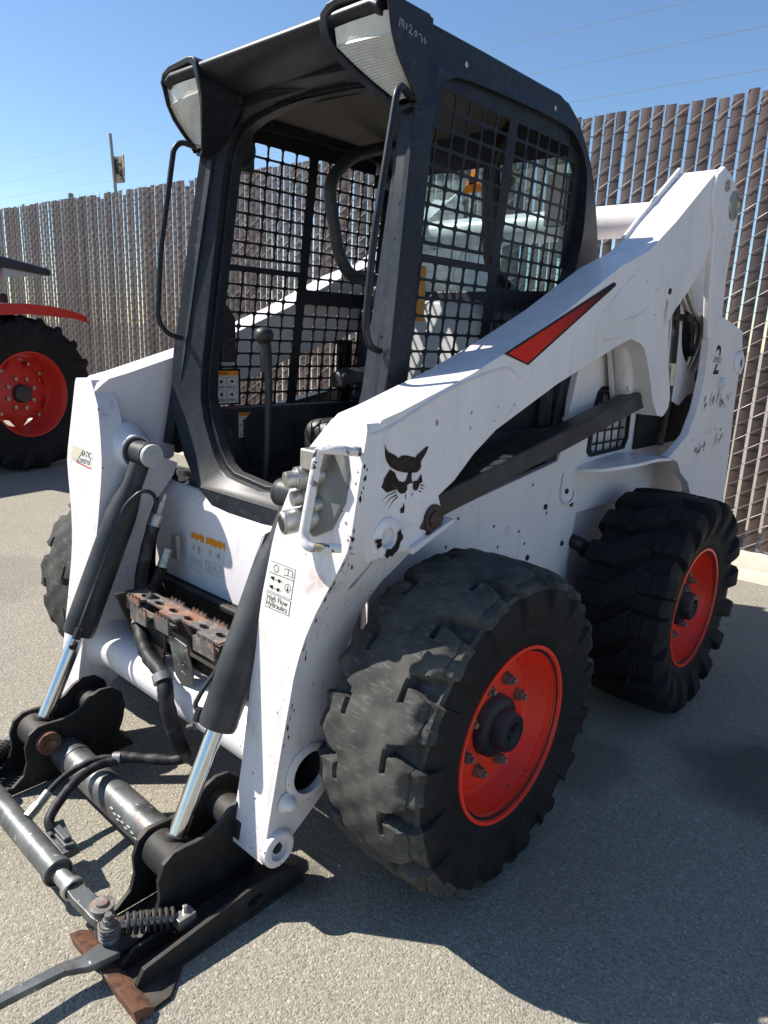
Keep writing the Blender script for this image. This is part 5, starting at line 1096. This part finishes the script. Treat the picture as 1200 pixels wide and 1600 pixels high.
# rear frame and window
rw_o = [(-0.415, 1.30), (0.415, 1.30), (0.415, 1.60), (0.408, 1.87), (0.37, 1.95), (-0.37, 1.95), (-0.408, 1.87), (-0.415, 1.60)]
rw_i = rrect(-0.36, 1.50, 0.36, 1.925, 0.06)
def rsh(x, y, z): return (x, y-(abs(z-1.62)*0.17 if z > 1.62 else 0.10*(1.62-z)), z)
q = MB(); q.prism([rw_o, rw_i[::-1]], 'y', 0.945, 0.972, fn=rsh); q.build('rear_frame', CABB, CAB, bevel=0.004)
q = MB(); q.prism(rrect(-0.37, 1.485, 0.37, 1.94, 0.05), 'y', 0.955, 0.960, fn=rsh); q.build('rear_window', GLASS, CAB)
q = MB(); q.prism([(0.06, 1.50), (0.105, 1.50), (0.09, 1.935), (0.045, 1.935)], 'y', 0.925, 0.945, fn=rsh); q.tube([(0.15, 0.925, 1.90), (0.10, 0.925, 1.84), (0.05, 0.925, 1.74)], 0.012, 8); q.build('window_strut', GRILLE, CAB, bevel=0.003)
q = MB(); q.mi = 0; q.flat([(-0.075, 1.842), (0.012, 1.842), (-0.020, 1.925)], lambda u, v: rsh(u, 0.940, v)); q.mi = 1; q.flat([(-0.045, 1.868), (-0.018, 1.868), (-0.018, 1.890), (-0.045, 1.890)], lambda u, v: rsh(u, 0.939, v)); q.build('exit_sticker', [D_ORANGE, D_BLACK], CAB, smooth=0, fixn=False, label='orange triangular sticker in rear window')
q = MB(); q.box((0.30, 0.86, 1.70), (0.37, 0.90, 1.86)); q.box((0.355, 0.87, 1.60), (0.375, 0.90, 1.86)); q.build('rear_corner_trim', TLIGHT, CAB, bevel=0.004)
# interior: floor, side consoles, rear shelf, headliner
q = MB(); q.box((-0.44, -0.05, 0.79), (0.44, 0.90, 0.83)); q.box((-0.44, 0.74, 0.83), (0.44, 0.92, 1.42)); q.build('cab_floor', DARKIN, CAB, bevel=0.01)
q = MB(); q.prism([(-0.02, 0.83), (-0.06, 1.02), (-0.045, 1.062), (0.80, 1.062), (0.80, 0.83)], 'x', 0.385, 0.425); q.mirror(); 
for s in (1, -1): (q if s > 0 else q.mirror()).build('inner_side_panel', DARKIN, CAB, bevel=0.006)
q = MB(); q.prism([(0.18, 0.86), (0.14, 0.93), (0.14, 1.02), (0.19, 1.06), (0.34, 1.06), (0.37, 1.0), (0.36, 0.90)], 'x', -0.387, -0.372); q.build('side_pocket', DARKIN, CAB, bevel=0.006)
q = MB(); q.prism([(-0.38, 0.84), (-0.24, 0.84), (-0.30, 1.00), (-0.38, 1.04)], 'y', 0.10, 0.15, fn=shear); q.build('kick_panel', DARKIN, CAB, bevel=0.008)
q = MB(); q.box((-0.42, 0.06, 1.990), (0.42, 0.74, 2.003)); q.build('headliner', pmat('tan_headliner', (0.075, 0.066, 0.057), 0.9), CAB)
q = MB(); q.prism([(0.02, 0.90), (0.10, 0.90), (0.10, 1.0), (0.02, 1.0)], 'x', -0.36, -0.30); 
# speaker under the roof corner
q = MB(); q.lathe([(0.062, 0.0), (0.062, 0.012), (0.052, 0.016), (0.02, 0.006), (0, 0.006)], 'x', (-0.40, 0.14, 1.885), 28); q.box((-0.44, 0.075, 1.82), (-0.40, 0.205, 1.95)); q.build('speaker', BLACKV, CAB, bevel=0.003)
# latch on far post
q = MB(); q.prism([(0.03, 1.22), (0.03, 1.36), (0.055, 1.40), (0.085, 1.36), (0.085, 1.22)], 'x', -0.372, -0.345); q.build('door_latch', BOB, CAB, bevel=0.004)
# seat
q = MB(); q.box((-0.23, 0.26, 0.90), (0.23, 0.72, 1.04)); q.build('seat_cushion', BLACKV, CAB, bevel=0.05, seg=4)
q = MB(); rows = []
for z, y, hw, th in ((1.02, 0.60, 0.20, 0.12), (1.15, 0.63, 0.23, 0.13), (1.30, 0.67, 0.235, 0.12), (1.40, 0.70, 0.215, 0.10), (1.455, 0.72, 0.16, 0.06)):
    rows.append([(-hw, y+th*0.25, z), (-hw*0.85, y-0.010, z), (-hw*0.6, y, z), (hw*0.6, y, z), (hw*0.85, y-0.010, z), (hw, y+th*0.25, z), (hw*0.9, y+th, z), (-hw*0.9, y+th, z)])
q.loft(rows); q.build('seat_back', SEATM, CAB, bevel=0.02, seg=3, smooth=60)
for s in (1, -1):
    q = MB(); rows = [[(0.26+a, y, z+b) for a, b in ((-0.035, -0.03), (0.035, -0.03), (0.04, 0.015), (0.0, 0.032), (-0.04, 0.015))] for y, z in ((0.46, 1.16), (0.50, 1.175), (0.66, 1.18), (0.70, 1.17))]
    q.loft(rows); (q if s > 0 else q.mirror()).build('armrest', BLACKV, CAB, bevel=0.012, seg=3, smooth=60)
q = MB(); q.tube(arc_path([(-0.24, 0.72, 1.99), (-0.22, 0.47, 1.905), (-0.20, 0.345, 1.80), (-0.20, 0.40, 1.58), (-0.20, 0.46, 1.515), (-0.18, 0.68, 1.512)], 0.06), 0.021, 14); q.tube(arc_path([(0.24, 0.72, 1.99), (0.27, 0.60, 1.90), (0.30, 0.52, 1.80), (0.30, 0.56, 1.55), (0.28, 0.70, 1.50)], 0.06), 0.018, 12); q.build('seat_bar', BLACKV, CAB, smooth=60)
# control lever
q = MB(); q.tube(smoothpath([(-0.20, 0.085, 0.82), (-0.20, 0.100, 0.95), (-0.20, 0.104, 1.16), (-0.20, 0.092, 1.26)]), [0.013]*19, 10); q.tube(smoothpath([(-0.20, 0.096, 1.20), (-0.20, 0.092, 1.27), (-0.20, 0.088, 1.295)], 4), 0.019, 12)
q.lathe([(0.0, 0.0), (0.018, 0.002), (0.028, 0.014), (0.030, 0.030), (0.024, 0.044), (0.011, 0.050), (0, 0.051)], 'z', (-0.20, 0.086, 1.285), 22); q.build('control_lever', BLACKV, CAB, smooth=50)
q = MB(); q.box((0.22, 0.165, 1.37), (0.30, 0.265, 1.52)); q.build('orange_box', ORANGE, CAB, bevel=0.006)
q = MB(); rows = []; pth = []
for i in range(12*10): t = i/119; an = t*2*pi*10; pth.append((0.22+0.06*t+0.0, 0.80+0.026*cos(an), 1.50-0.05*t+0.026*sin(an)))
q.tube(pth, 0.004, 5); q.build('coil_cord', STEEL, CAB, smooth=60, fixn=False)
warn(CAB, 'warning_label', lambda u, v, d: (-0.405+d, -0.004+u, 1.080+v), 0.140, 0.108, True, 'large warning label with orange header on the grille')
q = MB(); q.box((-0.410, -0.012, 1.074), (-0.4056, 0.145, 1.195)); q.build('label_plate', GRILLE, CAB)
warn(CAB, 'warning_label', lambda u, v, d: (-0.384+d, 0.120+u, 0.962+v), 0.082, 0.086, False, 'small warning label low inside the cab')

# ------------------------------------------------------------------ tractor at the left edge
tr = thing('red_tractor', 'red tractor partly in view at the left edge beside the fence', 'tractor', (-5.06, 1.17, 0), rz=0.26)
TS = [(0.16, 0.36), (0.185, 0.385), (0.20, 0.42), (0.21, 0.47), (0.21, 0.53), (0.205, 0.58), (0.195, 0.615), (0.185, 0.63)]
TT = tyre_mesh('tyre', [RUBBER], TS, 0.36, 0.64, 0.038, 20, 'ag', nth=400, ntr=36, seed=9, crown=0.02)
def tractor_wheel(loc, sc_=1.0, flip=False):
    q = MB(); q.lathe([(0.345, 0.14), (0.372, 0.165), (0.372, 0.178), (0.360, 0.180), (0.352, 0.165), (0.335, 0.13), (0.325, 0.05), (0.315, 0.0), (0.30, -0.02)], 'x', (0, 0, 0), 64)
    q.lathe([(0.345, -0.14), (0.372, -0.165), (0.33, -0.12), (0.315, -0.02)], 'x', (0, 0, 0), 48)
    wob = q.build('rear_wheel', TRED, tr, smooth=40)
    n = 96; pr = []
    d = MB(); rim_ = [(0.285+0.028*cos(8*2*pi*i/n/1.0), 2*pi*i/n) for i in range(n)]
    rows = [[(-0.03, r*cos(a), r*sin(a)) for r, a in rim_], [(-0.015, (r-0.006)*cos(a), (r-0.006)*sin(a)) for r, a in rim_], [(0.0, 0.235*cos(a), 0.235*sin(a)) for r, a in rim_], [(0.02, 0.19*cos(a), 0.19*sin(a)) for r, a in rim_], [(0.02, 0.10*cos(a), 0.10*sin(a)) for r, a in rim_], [(0.03, 0.085*cos(a), 0.085*sin(a)) for r, a in rim_]]
    d.loft(rows, caps=True); d.build('wheel_disc', TRED, wob, smooth=40)
    h = MB(); h.lathe([(0.085, 0.03), (0.080, 0.075), (0.07, 0.085), (0, 0.088)], 'x', (0, 0, 0), 32); h.build('hub', TGREY, wob)
    for a in range(8):
        an = a*pi/4+0.3; q = MB(); q.cyl((0.02, 0.135*cos(an), 0.135*sin(an)), (0.045, 0.135*cos(an), 0.135*sin(an)), 0.018, 6); q.build('lug_nut', STEEL, wob)
    for a in range(4):
        an = a*pi/2+0.7; q = MB(); q.cyl((0.0, 0.262*cos(an), 0.262*sin(an)), (0.035, 0.262*cos(an), 0.262*sin(an)), 0.015, 10); q.build('rim_bolt', STEEL, wob)
    t = bpy.data.objects.new('tyre', TT); COL.objects.link(t); t.parent = wob
    wob.location = loc; 
    if flip: wob.rotation_euler = (0, 0, pi)
    return wob
tractor_wheel((0, 0, 0.68)); tractor_wheel((-1.25, 0, 0.68), flip=True)
for fx in (0, -1.25):
    q = MB(); rows = []
    for y, z in ((-0.70, 1.20), (-0.55, 1.36), (-0.30, 1.43), (0.0, 1.45), (0.25, 1.440), (0.47, 1.410), (0.62, 1.368)):
        rows.append([(fx-0.22, y, z), (fx+0.20, y, z), (fx+0.215, y, z-0.085+0.06*max(0, y-0.2)), (fx+0.205, y, z-0.09+0.06*max(0, y-0.2)), (fx+0.185, y, z-0.012), (fx-0.22, y, z-0.012)])
    q.loft(rows); q.build('fender', TRED, tr, bevel=0.006, smooth=50)
q = MB(); q.box((-0.95, -2.0, 0.45), (-0.30, 0.35, 0.95)); q.prism([(-2.1, 0.95), (-0.5, 0.95), (-0.5, 1.35), (-0.6, 1.42), (-2.0, 1.30), (-2.1, 1.2)], 'x', -0.90, -0.35); q.build('body', TRED, tr, bevel=0.03)
q = MB(); q.cyl((-1.25, 0, 0.68), (0, 0, 0.68), 0.12, 16); q.build('rear_axle', TGREY, tr)
q = MB(); q.box((-0.85, -0.25, 0.98), (-0.40, 0.22, 1.10)); q.box((-0.85, 0.18, 1.08), (-0.40, 0.28, 1.55)); q.build('seat', BLACKV, tr, bevel=0.04)
q = MB(); rows = []
for y, zt, zb in ((-0.75, 1.93, 1.70), (-0.25, 1.84, 1.66), (-0.12, 1.825, 1.735), (0.33, 1.765, 1.700), (0.345, 1.758, 1.705)):
    rows.append([(-0.30, y, zt), (0.08, y, zt), (0.10, y, zt-0.02), (0.10, y, zb), (-0.30, y, zb)])
q.loft(rows); q.build('canopy', TGREY, tr, bevel=0.008)
q = MB(); q.loft([[(-0.28, -0.10, 1.733), (0.075, -0.10, 1.733), (0.075, -0.10, 1.655), (-0.28, -0.10, 1.655)], [(-0.28, 0.25, 1.707), (0.075, 0.25, 1.707), (0.075, 0.25, 1.690), (-0.28, 0.25, 1.690)]]); q.build('canopy_underside', TLIGHT, tr, bevel=0.003)
for fx in (-0.25, -1.0):
    q = MB(); q.box((fx-0.03, -0.72, 0.95), (fx+0.03, -0.66, 1.80)); q.build('canopy_post', TGREY, tr)
for fx in (-0.05, -1.2):
    q = MB(); q.lathe([(0.0, 0.09), (0.20, 0.09), (0.26, 0.11), (0.36, 0.10), (0.40, 0.06), (0.40, -0.06), (0.36, -0.10), (0.0, -0.09)], 'x', (0, 0, 0), 32); o = q.build('front_wheel', RUBBER, tr); o.location = (fx, -2.0, 0.40)

# ------------------------------------------------------------------ loose stones and grit
q = MB(); verts = []
for i in range(650):
    if i < 260: x = rnd.uniform(-0.6, 1.4); y = rnd.uniform(-1.3, 0.6)
    else: x = rnd.uniform(-5, 1.6); y = rnd.uniform(-1.4, 3.0)
    r = rnd.uniform(0.0018, 0.0045) if rnd.random() < 0.93 else rnd.uniform(0.005, 0.009)
    a = rnd.random()*6.28; vs = []
    for k_ in range(5): vs.append((x+r*rnd.uniform(.7, 1.2)*cos(a+k_*1.257), y+r*rnd.uniform(.7, 1.2)*sin(a+k_*1.257), GZ))
    vs.append((x+r*.2, y, GZ+r*rnd.uniform(.5, .9))); q.add(vs, [(k_, (k_+1) % 5, 5) for k_ in range(5)])
g = q.build('loose_grit', STONE, smooth=0); g['kind'] = 'stuff'; g['label'] = 'fine loose stones scattered over the asphalt'; g['category'] = 'gravel'
